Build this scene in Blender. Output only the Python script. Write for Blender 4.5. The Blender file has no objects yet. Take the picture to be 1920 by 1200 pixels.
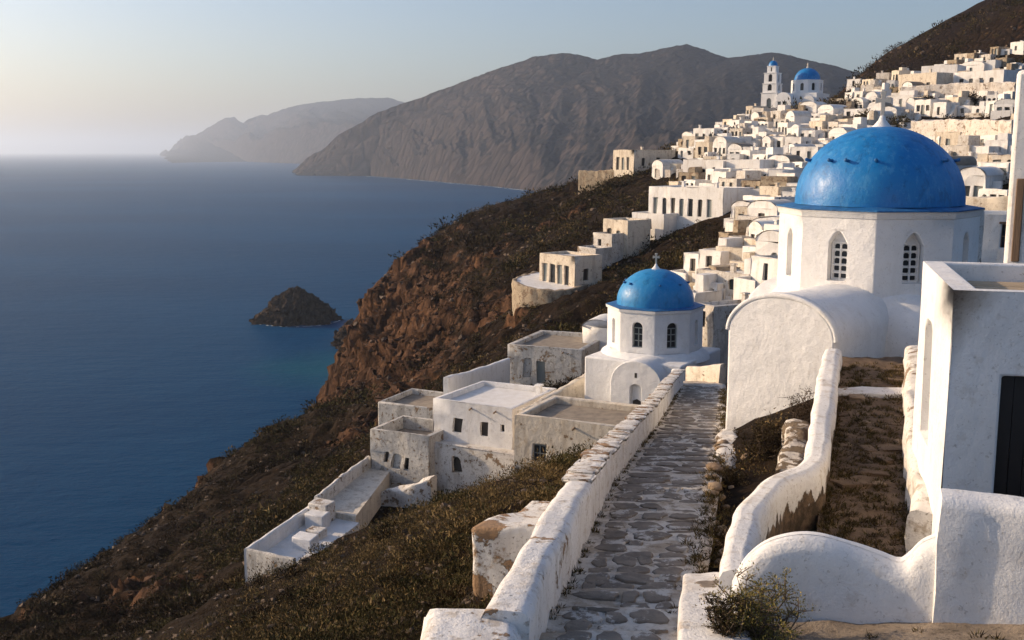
import bpy, bmesh, math, random
import numpy as np
from mathutils import Vector, Matrix, noise as mnoise

random.seed(11)
rng = np.random.default_rng(11)
sc = bpy.context.scene
COL = sc.collection

# ------------------------------------------------------------------ camera
ZC = 80.0                       # eye height above the sea
PITCH = math.radians(9.0)
FPX = 2000.0                    # focal length in photograph pixels (1920 wide)
cam_data = bpy.data.cameras.new('camera')
cam_data.sensor_width = 36.0
cam_data.lens = 36.0 * FPX / 1920.0
cam_data.clip_start = 0.2
cam_data.clip_end = 150000.0
cam = bpy.data.objects.new('camera', cam_data)
cam.location = (0, 0, ZC)
cam.rotation_euler = (math.pi / 2 - PITCH, 0, 0)
COL.objects.link(cam)
sc.camera = cam

# ------------------------------------------------------------------ sky and sun
SUN_AZ = math.radians(-72.0)    # from +Y, negative = to the left
SUN_EL = math.radians(19.0)
world = bpy.data.worlds.new('World')
sc.world = world
world.use_nodes = True
wn = world.node_tree
bg = wn.nodes.get('Background') or wn.nodes.new('ShaderNodeBackground')
out = wn.nodes.get('World Output') or wn.nodes.new('ShaderNodeOutputWorld')
wn.links.new(bg.outputs[0], out.inputs[0])
sky = wn.nodes.new('ShaderNodeTexSky')
sky.sky_type = 'NISHITA'
sky.sun_disc = False
sky.sun_elevation = SUN_EL
sky.sun_rotation = SUN_AZ
sky.altitude = 80
sky.air_density = 1.0
sky.dust_density = 2.4
sky.ozone_density = 2.6
hsv = wn.nodes.new('ShaderNodeHueSaturation')         # the summer air is a little greyer than the clear-sky model
hsv.inputs['Saturation'].default_value = 1.0
wn.links.new(sky.outputs[0], hsv.inputs['Color'])
tintn = wn.nodes.new('ShaderNodeMix'); tintn.data_type = 'RGBA'; tintn.blend_type = 'MULTIPLY'; tintn.inputs[0].default_value = 1.0
tintn.inputs[7].default_value = (1.02, 0.98, 1.01, 1)
wn.links.new(hsv.outputs[0], tintn.inputs[6])
wn.links.new(tintn.outputs[2], bg.inputs[0])
bg.inputs[1].default_value = 0.142
sun_data = bpy.data.lights.new('sun', 'SUN')
sun_data.energy = 4.5
sun_data.angle = math.radians(0.6)
sun_data.color = (1.0, 0.755, 0.50)
sun = bpy.data.objects.new('sun', sun_data)
to_sun = Vector((math.sin(SUN_AZ) * math.cos(SUN_EL), math.cos(SUN_AZ) * math.cos(SUN_EL), math.sin(SUN_EL)))
sun.rotation_euler = (-to_sun).to_track_quat('-Z', 'Y').to_euler()
sun.location = (0, 0, 300)
COL.objects.link(sun)

sc.view_settings.view_transform = 'Standard'
sc.view_settings.look = 'None'
sc.view_settings.exposure = 0.2
sc.view_settings.gamma = 1.0
sc.view_settings.use_curve_mapping = False
sc.cycles.use_denoising = True
sc.cycles.max_bounces = 6
sc.cycles.diffuse_bounces = 3
sc.cycles.glossy_bounces = 2
sc.cycles.transmission_bounces = 2
sc.cycles.volume_bounces = 1
sc.cycles.caustics_reflective = False
sc.cycles.caustics_refractive = False

# ------------------------------------------------------------------ layout helpers
CP, SP = math.cos(PITCH), math.sin(PITCH)
def V(px, py, Y):
    """world point that lies Y metres in front of the eye and shows at photograph pixel px, py"""
    u = (px - 960.0) / FPX; v = -(py - 600.0) / FPX
    d1 = CP + v * SP; t = Y / d1
    return Vector((u * t, Y, ZC + (-SP + v * CP) * t))

def perm_noise():
    p = rng.permutation(256); return np.concatenate([p, p, p])
_P = perm_noise()
_G = rng.normal(size=(256, 3)); _G /= np.linalg.norm(_G, axis=1)[:, None]
def pn(x, y, z):
    """vectorised gradient noise, about -0.7..0.7"""
    x, y, z = np.broadcast_arrays(np.asarray(x, float), np.asarray(y, float), np.asarray(z, float))
    xi = np.floor(x).astype(int); yi = np.floor(y).astype(int); zi = np.floor(z).astype(int)
    xf = x - xi; yf = y - yi; zf = z - zi
    u = xf**3 * (xf * (xf * 6 - 15) + 10); v = yf**3 * (yf * (yf * 6 - 15) + 10); w = zf**3 * (zf * (zf * 6 - 15) + 10)
    def g(i, j, k):
        h = _P[_P[_P[(xi + i) & 255] + ((yi + j) & 255)] + ((zi + k) & 255)]
        gr = _G[h]
        return gr[..., 0] * (xf - i) + gr[..., 1] * (yf - j) + gr[..., 2] * (zf - k)
    l = lambda a, b, t: a + t * (b - a)
    return l(l(l(g(0,0,0), g(1,0,0), u), l(g(0,1,0), g(1,1,0), u), v),
             l(l(g(0,0,1), g(1,0,1), u), l(g(0,1,1), g(1,1,1), u), v), w)
def fbm(x, y, z, o=4, lac=2.1, gain=0.5):
    s = 0; a = 1.0
    for i in range(o):
        s = s + a * pn(x * lac**i + 17.3 * i, y * lac**i - 9.1 * i, z * lac**i + 4.7 * i); a *= gain
    return s
def ridged(x, y, z, o=4, lac=2.1, gain=0.5):
    s = 0; a = 1.0
    for i in range(o):
        s = s + a * (1 - 2 * np.abs(pn(x * lac**i + 7.7 * i, y * lac**i + 3.1 * i, z * lac**i - 5.3 * i))); a *= gain
    return s
def n3(p, s=1.0, seed=0.0):
    return mnoise.noise(Vector((p[0] * s + seed, p[1] * s - seed * .7, p[2] * s + seed * 1.3)))

# ------------------------------------------------------------------ object helpers
def link(o, parent=None):
    COL.objects.link(o)
    if parent is not None: o.parent = parent
    return o
def tag(o, label=None, cat=None, group=None, kind=None):
    if label: o['label'] = label
    if cat: o['category'] = cat
    if group: o['group'] = group
    if kind: o['kind'] = kind
    return o
def empty(name, loc=(0, 0, 0), rz=0.0):
    o = bpy.data.objects.new(name, None)
    o.location = loc; o.rotation_euler = (0, 0, rz); o.empty_display_size = 0.3
    return link(o)
class MB:
    """collects faces; build() links them as one mesh object"""
    def __init__(s): s.v = []; s.f = []
    def quad(s, *pts):
        b = len(s.v); s.v += [tuple(p) for p in pts]; s.f.append(tuple(range(b, b + len(pts)))); return s
    poly = quad
    def add(s, vs, fs):
        b = len(s.v); s.v += [tuple(p) for p in vs]; s.f += [tuple(i + b for i in f) for f in fs]; return s
    def box(s, x0, x1, y0, y1, z0, z1, taper=0.0):
        t = taper
        vs = [(x0, y0, z0), (x1, y0, z0), (x1, y1, z0), (x0, y1, z0),
              (x0 + t, y0 + t, z1), (x1 - t, y0 + t, z1), (x1 - t, y1 - t, z1), (x0 + t, y1 - t, z1)]
        return s.add(vs, [(0, 3, 2, 1), (4, 5, 6, 7), (0, 1, 5, 4), (1, 2, 6, 5), (2, 3, 7, 6), (3, 0, 4, 7)])
    def grid(s, rows, close_u=False, close_v=False, caps=False):
        """rows: list of equally long point lists"""
        nr, nc = len(rows), len(rows[0]); b = len(s.v)
        for r in rows: s.v += [tuple(p) for p in r]
        for i in range(nr if close_v else nr - 1):
            for j in range(nc if close_u else nc - 1):
                i2, j2 = (i + 1) % nr, (j + 1) % nc
                s.f.append((b + i * nc + j, b + i * nc + j2, b + i2 * nc + j2, b + i2 * nc + j))
        if caps:
            s.f.append(tuple(b + j for j in range(nc))[::-1]); s.f.append(tuple(b + (nr - 1) * nc + j for j in range(nc)))
        return s
    def lathe(s, prof, n=32, cx=0, cy=0):
        rows = [[(cx + r * math.cos(2 * math.pi * k / n), cy + r * math.sin(2 * math.pi * k / n), z) for k in range(n)] for r, z in prof]
        return s.grid(rows, close_u=True)
    def tube(s, pts, radii, n=6):
        rows = []
        for i, p in enumerate(pts):
            p = Vector(p); a = Vector(pts[max(i - 1, 0)]); c = Vector(pts[min(i + 1, len(pts) - 1)])
            t = (c - a).normalized(); u = t.orthogonal().normalized(); w = t.cross(u)
            r = radii[i] if hasattr(radii, '__len__') else radii
            rows.append([p + (u * math.cos(2 * math.pi * k / n) + w * math.sin(2 * math.pi * k / n)) * r for k in range(n)])
        return s.grid(rows, close_u=True, caps=True)
    def mesh(s, name, mat=None, smooth=False, weld=True, wob=0.0, wobs=1.0):
        me = bpy.data.meshes.new(name)
        vs = s.v
        if wob:
            vs = [(p[0] + wob * n3(p, wobs, 3.1), p[1] + wob * n3(p, wobs, 11.7), p[2] + wob * n3(p, wobs, 23.9)) for p in vs]
        me.from_pydata(vs, [], s.f)
        if weld:
            bm = bmesh.new(); bm.from_mesh(me)
            bmesh.ops.remove_doubles(bm, verts=bm.verts, dist=0.0008)
            bmesh.ops.recalc_face_normals(bm, faces=bm.faces)
            bm.to_mesh(me); bm.free()
        if mat: me.materials.append(mat)
        if smooth: me.polygons.foreach_set('use_smooth', [True] * len(me.polygons))
        me.update()
        return me
    def build(s, name, mat=None, parent=None, smooth=False, bevel=0.0, seg=2, angle=35, **kw):
        o = bpy.data.objects.new(name, s.mesh(name, mat, smooth, **kw))
        link(o, parent)
        if bevel:
            m = o.modifiers.new('bevel', 'BEVEL'); m.width = bevel; m.segments = seg
            m.limit_method = 'ANGLE'; m.angle_limit = math.radians(angle); m.harden_normals = False
            o.data.polygons.foreach_set('use_smooth', [True] * len(o.data.polygons))
            try: o.data.set_sharp_from_angle(angle=math.radians(50))
            except Exception: pass
        return o
def np_mesh(name, verts, faces, mat=None, smooth=True, attrs=None):
    """fast mesh from numpy arrays; faces (n,3) or (n,4)"""
    me = bpy.data.meshes.new(name)
    nv, nf, k = len(verts), len(faces), faces.shape[1]
    me.vertices.add(nv); me.vertices.foreach_set('co', np.ascontiguousarray(verts, dtype=np.float32).ravel())
    me.loops.add(nf * k); me.loops.foreach_set('vertex_index', np.ascontiguousarray(faces, dtype=np.int32).ravel())
    me.polygons.add(nf); me.polygons.foreach_set('loop_start', np.arange(0, nf * k, k, dtype=np.int32))
    me.polygons.foreach_set('loop_total', np.full(nf, k, dtype=np.int32))
    me.polygons.foreach_set('use_smooth', np.full(nf, smooth))
    if attrs:
        for an, av in attrs.items():
            a = me.attributes.new(an, 'FLOAT', 'POINT'); a.data.foreach_set('value', np.ascontiguousarray(av, dtype=np.float32))
    me.update(calc_edges=True); me.validate()
    if mat: me.materials.append(mat)
    return me

# ------------------------------------------------------------------ materials
class Mat:
    def __init__(s, name):
        s.m = bpy.data.materials.new(name); s.m.use_nodes = True
        s.t = s.m.node_tree; s.t.nodes.clear()
        s.out = s.t.nodes.new('ShaderNodeOutputMaterial'); s.b = s.t.nodes.new('ShaderNodeBsdfPrincipled')
        s.t.links.new(s.b.outputs[0], s.out.inputs[0]); s._pos = None
    def put(s, sock, v):
        if isinstance(v, bpy.types.NodeSocket): s.t.links.new(v, sock)
        elif isinstance(v, (tuple, list)) and len(v) == 3 and sock.type == 'RGBA': sock.default_value = (*v, 1)
        else: sock.default_value = v
    def n(s, typ, ins=None, **props):
        nd = s.t.nodes.new(typ)
        for k, v in props.items(): setattr(nd, k, v)
        for k, v in (ins or {}).items(): s.put(nd.inputs[k], v)
        return nd
    @property
    def pos(s):
        if s._pos is None: s._pos = s.n('ShaderNodeNewGeometry').outputs['Position']
        return s._pos
    def scaled(s, sx, sy, sz, off=0.0):
        return s.n('ShaderNodeVectorMath', {0: s.pos, 1: (sx, sy, sz), 2: (off, off * .7, off * .3)}, operation='MULTIPLY_ADD').outputs[0]
    def noise(s, scale, detail=4, rough=0.55, vec=None, dist=0.0):
        return s.n('ShaderNodeTexNoise', {'Vector': vec or s.pos, 'Scale': scale, 'Detail': detail, 'Roughness': rough, 'Distortion': dist}).outputs[0]
    def vor(s, scale, vec=None, feature='F1', out=0, rand=1.0):
        nd = s.n('ShaderNodeTexVoronoi', {'Vector': vec or s.pos, 'Scale': scale, 'Randomness': rand}, feature=feature)
        return nd.outputs[out]
    def ramp(s, fac, a, b, lo=0.0, hi=1.0):
        return s.n('ShaderNodeMapRange', {0: fac, 1: a, 2: b, 3: lo, 4: hi}, interpolation_type='SMOOTHSTEP').outputs[0]
    def mix(s, f, a, b):
        nd = s.n('ShaderNodeMix', data_type='RGBA')
        s.put(nd.inputs[0], f); s.put(nd.inputs[6], a); s.put(nd.inputs[7], b)
        return nd.outputs[2]
    def math(s, op, a, b=0.0, c=0.0):
        return s.n('ShaderNodeMath', {0: a, 1: b, 2: c}, operation=op).outputs[0]
    def bump(s, h, strength=0.5, dist=0.05, prev=None):
        ins = {'Height': h, 'Strength': strength, 'Distance': dist}
        if prev: ins['Normal'] = prev
        return s.n('ShaderNodeBump', ins).outputs[0]
    def done(s, col, rough=0.8, normal=None, **kw):
        s.put(s.b.inputs['Base Color'], col); s.put(s.b.inputs['Roughness'], rough)
        if normal: s.put(s.b.inputs['Normal'], normal)
        for k, v in kw.items(): s.put(s.b.inputs[k.replace('_', ' ')], v)
        return s.m

def plaster(name, base=(.80, .78, .74), stain=(.42, .36, .28), amt=0.35, expose=0.0, bump=0.5, stone=(.23, .16, .10), streak=0.4, fine=26.0):
    m = Mat(name)
    big = m.noise(0.7, 5, .6); mid = m.noise(2.7, 8, .68); fin = m.noise(fine, 4, .6); brush = m.noise(5.0, 9, .72)
    col = m.mix(m.ramp(big, .35, .72), base, tuple(c * .90 for c in base))
    col = m.mix(m.ramp(mid, .49 + .09 * (1 - amt), .66, 0, min(1, amt * 1.35)), col, stain)
    col = m.mix(m.ramp(m.noise(13, 7, .7), .585 - .05 * amt, .66, 0, min(.85, .25 + amt)), col, tuple(c * .55 for c in stain))
    drip = m.noise(1.0, 5, .6, vec=m.scaled(1.7, 1.7, .35))
    col = m.mix(m.ramp(drip, .50, .66, 0, streak * .8), col, tuple(c * .85 for c in stain))
    if expose:
        e = m.noise(1.15, 9, .66, vec=m.scaled(1, 1, 1.2, 31.0))
        f = m.ramp(m.math('ADD', m.math('MULTIPLY', e, .8), m.math('MULTIPLY', m.noise(6, 6, .7), .2)), .632 - .15 * expose, .650 - .15 * expose)
        sc_ = m.mix(m.noise(5.0, 6, .7), tuple(c * .55 for c in stone), tuple(min(1, c * 1.8) for c in stone))
        col = m.mix(f, col, sc_)
        hgt = m.math('SUBTRACT', m.math('MULTIPLY', fin, .25), m.math('MULTIPLY', f, m.math('ADD', .25, m.noise(7, 5, .7))))
    else:
        hgt = m.math('MULTIPLY', fin, .25)
    nb = m.bump(m.math('ADD', m.math('MULTIPLY', hgt, 1.5), m.math('MULTIPLY', brush, .9)), bump, .05)
    nb = m.bump(m.noise(1.6, 3, .5), min(1, bump * .8), .12, nb)
    return m.done(col, .88, nb)

M = {}
M['white'] = plaster('white plaster', (.80, .785, .76), amt=.22, bump=.5, streak=.25)
M['clean'] = plaster('clean limewash', (.82, .81, .79), stain=(.55, .50, .43), amt=.16, bump=.6, streak=.14)
M['rough'] = plaster('rough trowelled limewash', (.81, .80, .78), stain=(.48, .42, .35), amt=.22, bump=.55, streak=.14, fine=30)
M['worn'] = plaster('worn limewash', (.74, .70, .64), stain=(.34, .27, .19), amt=.55, expose=.45, bump=.8, streak=.5)
M['grey'] = plaster('weathered grey plaster', (.58, .555, .51), stain=(.27, .235, .19), amt=.7, expose=.42, bump=.8, streak=.6)
M['cream'] = plaster('cream plaster', (.72, .64, .52), stain=(.38, .28, .18), amt=.45, expose=.15, bump=.7, streak=.5)
M['tan'] = plaster('tan plaster', (.56, .47, .35), stain=(.28, .2, .13), amt=.6, expose=.3, bump=.9, streak=.5)
M['village_white'] = plaster('village limewash', (.84, .81, .76), stain=(.55, .45, .34), amt=.25, bump=.4, streak=.4)
M['village_cream'] = plaster('village cream wash', (.72, .63, .50), stain=(.38, .27, .17), amt=.5, expose=.2, bump=.5, streak=.5)
M['village_worn'] = plaster('village worn limewash', (.74, .67, .58), stain=(.36, .26, .17), amt=.6, expose=.35, bump=.8, streak=.6)
M['village_stone'] = plaster('rubble terrace', (.40, .32, .22), stain=(.2, .14, .09), amt=.7, expose=.6, bump=1.0, streak=.4)
M['village_grey'] = plaster('village grey wash', (.66, .61, .54), stain=(.34, .27, .19), amt=.6, expose=.3, bump=.5, streak=.6)

def roofmat(name, a, b):
    m = Mat(name)
    col = m.mix(m.ramp(m.noise(1.4, 8, .65), .35, .7), a, b)
    col = m.mix(m.ramp(m.noise(9, 5, .7), .55, .8, 0, .5), col, tuple(c * .45 for c in a))
    return m.done(col, .93, m.bump(m.noise(14, 6, .7), .5, .04))
M['roof'] = roofmat('earth roof', (.33, .27, .20), (.21, .17, .13))
M['roof_pale'] = roofmat('limewashed roof', (.66, .63, .58), (.52, .48, .42))
M['roof_white'] = roofmat('white roof', (.78, .76, .73), (.68, .65, .60))

def bluemat(name, col, rough):
    m = Mat(name)
    c = m.mix(m.ramp(m.noise(1.3, 6, .6), .3, .75), col, (col[0] * 2.2 + .004, col[1] * 1.18, col[2] * 1.03))
    c = m.mix(m.ramp(m.noise(4, 8, .72, vec=m.scaled(1, 1, .35)), .50, .64, 0, .5), c, (.07, .29, .56))
    c = m.mix(m.ramp(m.noise(2.2, 9, .75, vec=m.scaled(1, 1, .5, 8)), .51, .63, 0, .55), c, tuple(q * .5 for q in col))
    c = m.mix(m.ramp(m.noise(11, 8, .75), .61, .67, 0, .5), c, (.16, .34, .52))
    c = m.mix(m.ramp(m.vor(1.7), .035, .02), c, (.30, .45, .60))
    nb = m.bump(m.noise(16, 5, .6), .35, .025)
    nb = m.bump(m.noise(2.4, 4, .55), .35, .06, nb)
    return m.done(c, m.ramp(m.noise(4, 4), .3, .7, rough - .05, rough + .12), nb, Specular_IOR_Level=.42)
M['blue'] = bluemat('blue dome paint', (.004, .165, .46), .42)
M['blue_pale'] = bluemat('sun-faded dome paint', (.010, .215, .50), .42)
M['blue_trim'] = bluemat('blue cornice paint', (.010, .11, .30), .5)

m = Mat('dark window glass'); M['glass'] = m.done(m.mix(m.noise(2.0, 3), (.012, .013, .016), (.05, .055, .06)), .12)
m = Mat('dark opening'); M['dark'] = m.done(m.mix(m.noise(3.0, 3), (.016, .013, .011), (.05, .04, .032)), .6)
m = Mat('aged grey green joinery'); M['joinery'] = m.done(m.mix(m.noise(2.5, 5, .6, vec=m.scaled(3, 3, .5)), (.12, .15, .15), (.28, .29, .27)), .6)
m = Mat('brown wood'); M['wood'] = m.done(m.mix(m.noise(3.5, 6, .6, vec=m.scaled(6, 6, .5)), (.10, .058, .03), (.26, .16, .09)), .7, m.bump(m.noise(9, 5, .6, vec=m.scaled(5, 5, .4)), .4, .02))
m = Mat('door dark paint'); M['black_door'] = m.done(m.mix(m.noise(2, 4), (.006, .005, .006), (.016, .013, .012)), .45)
m = Mat('weathered roof board'); M['board'] = m.done(m.mix(m.noise(2.4, 8, .7, vec=m.scaled(.8, 7, 4)), (.30, .215, .13), (.58, .46, .31)), .85, m.bump(m.noise(6, 6, .7, vec=m.scaled(.8, 7, 4)), .6, .02))
m = Mat('cross limestone'); M['cross'] = m.done(m.mix(m.noise(6, 6, .6), (.72, .66, .56), (.50, .42, .32)), .85, m.bump(m.noise(18, 4), .4, .02))
m = Mat('bell bronze'); M['bronze'] = m.done((.16, .11, .05), .45, Metallic=.8)

# path stone, joints, coping
m = Mat('path flagstone')
c = m.mix(m.ramp(m.noise(2.2, 8, .65), .3, .72), (.15, .122, .095), (.27, .22, .17))
c = m.mix(m.ramp(m.noise(9, 7, .7), .55, .78, 0, .7), c, (.09, .07, .055))
c = m.mix(m.ramp(m.noise(1.7, 9, .72, vec=m.scaled(1, 1, 1, 12)), .53, .60, 0, .85), c, (.62, .58, .52))
M['flag'] = m.done(c, .85, m.bump(m.noise(8, 8, .65), .7, .035))
m = Mat('whitewashed joint')
c = m.mix(m.ramp(m.noise(1.3, 9, .7), .42, .62), (.66, .60, .52), (.40, .32, .235))
c = m.mix(m.ramp(m.noise(4.5, 8, .72), .52, .66, 0, .8), c, (.17, .125, .08))
M['joint'] = m.done(c, .92, m.bump(m.noise(6, 8, .7), .8, .06))
m = Mat('brown alley stone')
c = m.mix(m.ramp(m.noise(1.6, 9, .7), .3, .72), (.085, .053, .031), (.22, .145, .085))
c = m.mix(m.ramp(m.noise(5, 8, .7), .56, .76, 0, .7), c, (.03, .02, .012))
M['alley'] = m.done(c, .92, m.bump(m.noise(7, 8, .7), .9, .06))
m = Mat('field stone'); M['field'] = m.done(m.mix(m.ramp(m.noise(1.8, 9, .7), .35, .65), (.075, .052, .036), (.17, .115, .075)), .92, m.bump(m.noise(7, 8, .7), .9, .06))
m = Mat('cliff rock'); M['cliff'] = m.done(m.mix(m.ramp(m.noise(.5, 9, .72), .38, .62), (.042, .026, .018), (.155, .082, .045)), .92, m.bump(m.noise(3, 8, .7), 1.0, .15), Specular_IOR_Level=.1)
m = Mat('bare stone')
c = m.mix(m.ramp(m.noise(1.8, 9, .7), .3, .72), (.20, .13, .078), (.40, .29, .18))
c = m.mix(m.ramp(m.noise(6, 8, .7), .55, .75, 0, .7), c, (.07, .045, .03))
M['stone'] = m.done(c, .92, m.bump(m.noise(7, 8, .7), .9, .06))
M['coping'] = plaster('limewashed coping', (.78, .75, .70), stain=(.30, .19, .10), amt=.75, expose=.62, bump=.9, stone=(.28, .17, .09), streak=.3)
M['walltop'] = plaster('limewashed path wall', (.78, .76, .73), stain=(.40, .31, .21), amt=.42, expose=.22, bump=.8, stone=(.26, .17, .10), streak=.35)
M['bank'] = plaster('half bare bank wall', (.68, .62, .54), stain=(.30, .21, .13), amt=.7, expose=.85, bump=1.0, stone=(.14, .10, .06), streak=.4)

def peeling(name, zlim):
    m = Mat(name); z = m.n('ShaderNodeSeparateXYZ', {0: m.pos}).outputs[2]
    base = m.mix(m.ramp(m.noise(2.4, 8, .68), .50, .66, 0, .5), (.78, .76, .73), (.42, .33, .23))
    base = m.mix(m.ramp(m.noise(13, 7, .7), .56, .66, 0, .6), base, (.25, .18, .11))
    st_ = m.mix(m.ramp(m.noise(3, 8, .7), .38, .64), (.055, .036, .02), (.20, .13, .075))
    lim = m.math('ADD', z, m.math('MULTIPLY', m.math('SUBTRACT', m.noise(2.2, 7, .65, vec=m.scaled(1.6, 1.6, .8)), .5), 1.5))
    f = m.ramp(lim, zlim + .03, zlim - .03)
    hh = m.math('ADD', m.math('MULTIPLY', m.noise(8, 7, .7), .8), m.math('MULTIPLY', f, -.5))
    return m.done(m.mix(f, base, st_), .9, m.bump(hh, .8, .06))
M['winding'] = peeling('peeling limewash', ZC - 6.80)

# hillside ground
def groundmat(name, soil, soil2, rock, rock2, rock_lo, rock_hi, s=1.0, b=1.0, attr=False):
    m = Mat(name)
    nz = m.n('ShaderNodeSeparateXYZ', {0: m.n('ShaderNodeNewGeometry').outputs['Normal']}).outputs[2]
    n1 = m.noise(.06 * s, 8, .65); n2 = m.noise(.40 * s, 9, .7, vec=m.scaled(1, 1, .45)); n3_ = m.noise(2.6 * s, 8, .7)
    soilc = m.mix(m.ramp(n1, .38, .66), soil, soil2)
    soilc = m.mix(m.ramp(n3_, .50, .72), soilc, tuple(c * .42 for c in soil))
    soilc = m.mix(m.ramp(m.noise(1.1 * s, 9, .72), .60, .74, 0, .8), soilc, tuple(min(1, c * 1.1) for c in rock))
    rc = m.mix(m.ramp(n2, .35, .68), rock, rock2)
    cr = m.vor(.30 * s, vec=m.n('ShaderNodeVectorMath', {0: m.scaled(1.3, 1.3, .28), 1: m.n('ShaderNodeTexNoise', {'Vector': m.pos, 'Scale': .35 * s, 'Detail': 7., 'Roughness': .65}).outputs[1]}, operation='ADD').outputs[0], feature='DISTANCE_TO_EDGE')
    rc = m.mix(m.ramp(cr, .0, .14, .85, 0), rc, tuple(c * .28 for c in rock))
    rc = m.mix(m.ramp(n3_, .52, .75, 0, .7), rc, tuple(c * .4 for c in rock))
    f = m.ramp(m.math('ADD', nz, m.math('MULTIPLY', m.math('SUBTRACT', n2, .5), .55)), rock_hi, rock_lo)
    if attr:
        ra = m.n('ShaderNodeAttribute', attribute_name='rock').outputs['Fac']
        f = m.math('MAXIMUM', f, m.ramp(m.math('ADD', ra, m.math('MULTIPLY', m.math('SUBTRACT', n2, .5), 1.6)), .42, .62))
    col = m.mix(f, soilc, rc)
    h = m.math('ADD', m.math('MULTIPLY', n2, 1.2), m.math('ADD', m.math('MULTIPLY', n3_, .5), m.math('MULTIPLY', m.ramp(cr, 0, .2), .5)))
    return m.done(col, .95, m.bump(h, b, 1.0 / s), Specular_IOR_Level=.08)
M['hill'] = groundmat('hillside earth and rock', (.021, .0125, .0072), (.031, .0195, .0105), (.165, .086, .047), (.040, .023, .016), .56, .76, attr=True)
M['mount'] = groundmat('mountain scrub', (.018, .0175, .0175), (.028, .025, .023), (.088, .066, .055), (.038, .031, .028), .72, .90, s=.055, b=.8)
M['islet'] = groundmat('islet rock', (.035, .027, .022), (.05, .037, .028), (.085, .058, .042), (.045, .032, .025), .6, .9, s=.7)

# sea
m = Mat('sea water')
d = m.noise(1.0, 3, .5, vec=m.scaled(.0016, .0035, 1))
base = m.mix(m.ramp(d, .35, .7), (.0015, .044, .115), (.003, .060, .145))
_c = m.n('ShaderNodeVectorMath', {0: m.pos, 1: (-64, 392, 0)}, operation='DISTANCE').outputs['Value']
base = m.mix(m.ramp(m.math('ADD', _c, m.math('MULTIPLY', m.noise(.06, 4), 30.0)), 62, 22, 0, .75), base, (.006, .085, .125))
w1 = m.noise(1.0, 5, .62, vec=m.scaled(.05, .10, .05)); w2 = m.noise(1.0, 6, .65, vec=m.scaled(.32, .6, .3))
nb = m.bump(m.math('ADD', m.math('MULTIPLY', w1, 1.6), m.math('MULTIPLY', w2, .55)), .55, 1.6)
M['sea'] = m.done(base, .38, nb, IOR=1.09, Specular_IOR_Level=.15)
m = Mat('foam'); M['foam'] = m.done((.75, .78, .78), .8)

# ------------------------------------------------------------------ the hillside as a height field
PATH_Y = [(8., -.5, 1.05), (13.1, .34, 2.05), (16., .88, 2.75), (19.5, 1.48, 3.55), (24.8, 2.36, 4.7), (31., 3.72, 6.15), (38., 5.3, 7.65), (45., 6.75, 9.1), (52., 8.15, 10.4), (60., 9.9, 12.0)]
def path_edges(y):
    a = np.array(PATH_Y); return float(np.interp(y, a[:, 0], a[:, 1])), float(np.interp(y, a[:, 0], a[:, 2]))
def path_z(y): return ZC - (4.38 + .148 * y)
CT = []
def c(px, py, Y, dz=0.0):
    p = V(px, py, Y); CT.append((p.x, p.y, p.z + dz))
def cw(x, y, z): CT.append((x, y, z))
for y in (6, 10, 14, 18, 24, 30, 38, 46, 54, 60):      # ground under the stepped path
    a, b = path_edges(y)
    for t in (0, .5, 1): cw(a + (b - a) * t, y, path_z(y) - .4)
for y in (19.5, 24, 29, 33):                            # alley floor
    cw(6.4 + (y - 19.5) * .31, y, ZC - 7.4); cw(8.0 + (y - 19.5) * .33, y, ZC - 7.4)
for x, y, z in ((3.6, 11, -6.3), (4.2, 13, -6.3), (6, 11, -6.05), (6, 13.3, -6.1), (9, 11, -6.0), (9, 13.3, -6.05), (12, 11, -6.0), (12, 16, -6.3), (10, 20, -6.6), (14, 25, -6.5), (14, 32, -6.6), (0, 4, -5.6), (8, 4, -6.2), (-3, 3, -6), (15, 5, -6),
                (6.0, 28, -9.0), (6.3, 31, -9.2), (5.0, 24, -8.55), (4.6, 20, -7.6), (4.6, 17, -7.2), (16, 42, -8.2), (20, 40, -7.6), (12, 48, -10.2), (10.5, 40, -9.4)): cw(x, y, ZC + z)
# slope left of the wall
c(890, 1125, 17); c(960, 1010, 22, -.5); c(600, 1200, 21); c(300, 1200, 33); c(0, 1215, 50); c(700, 1010, 36); c(840, 1000, 27)
c(612, 972, 51); c(690, 915, 55); c(800, 905, 52); c(900, 885, 52); c(1090, 862, 40); c(1010, 925, 30); c(740, 1150, 20); c(640, 1040, 38)
c(560, 1035, 48); c(510, 1100, 47); c(450, 1160, 48); c(460, 1110, 58, -1.0); c(560, 1040, 62, -1.2); c(690, 915, 80, -.6); c(850, 885, 78, -.5); c(980, 870, 74, -1); c(1100, 850, 70, -2)
c(200, 1200, 62); c(300, 1080, 82); c(150, 1150, 76); c(500, 950, 96); c(620, 830, 118); c(650, 870, 96)
# crest of the near slope against the sea, and the fall behind it
for px, py, Y in ((-150, 1290, 78), (0, 1171, 92), (62, 1129, 96), (167, 1046, 104), (275, 975, 112), (335, 925, 118), (417, 862, 128), (480, 815, 138), (562, 774, 150), (625, 750, 158)):
    c(px, py, Y, -.7); p = V(px, py, Y)
    for k, dz in ((7, 8), (22, 28), (45, 64), (70, 97)): cw(p.x - k * .80, p.y + k * .55, max(p.z - 2 - dz, -14))
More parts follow.
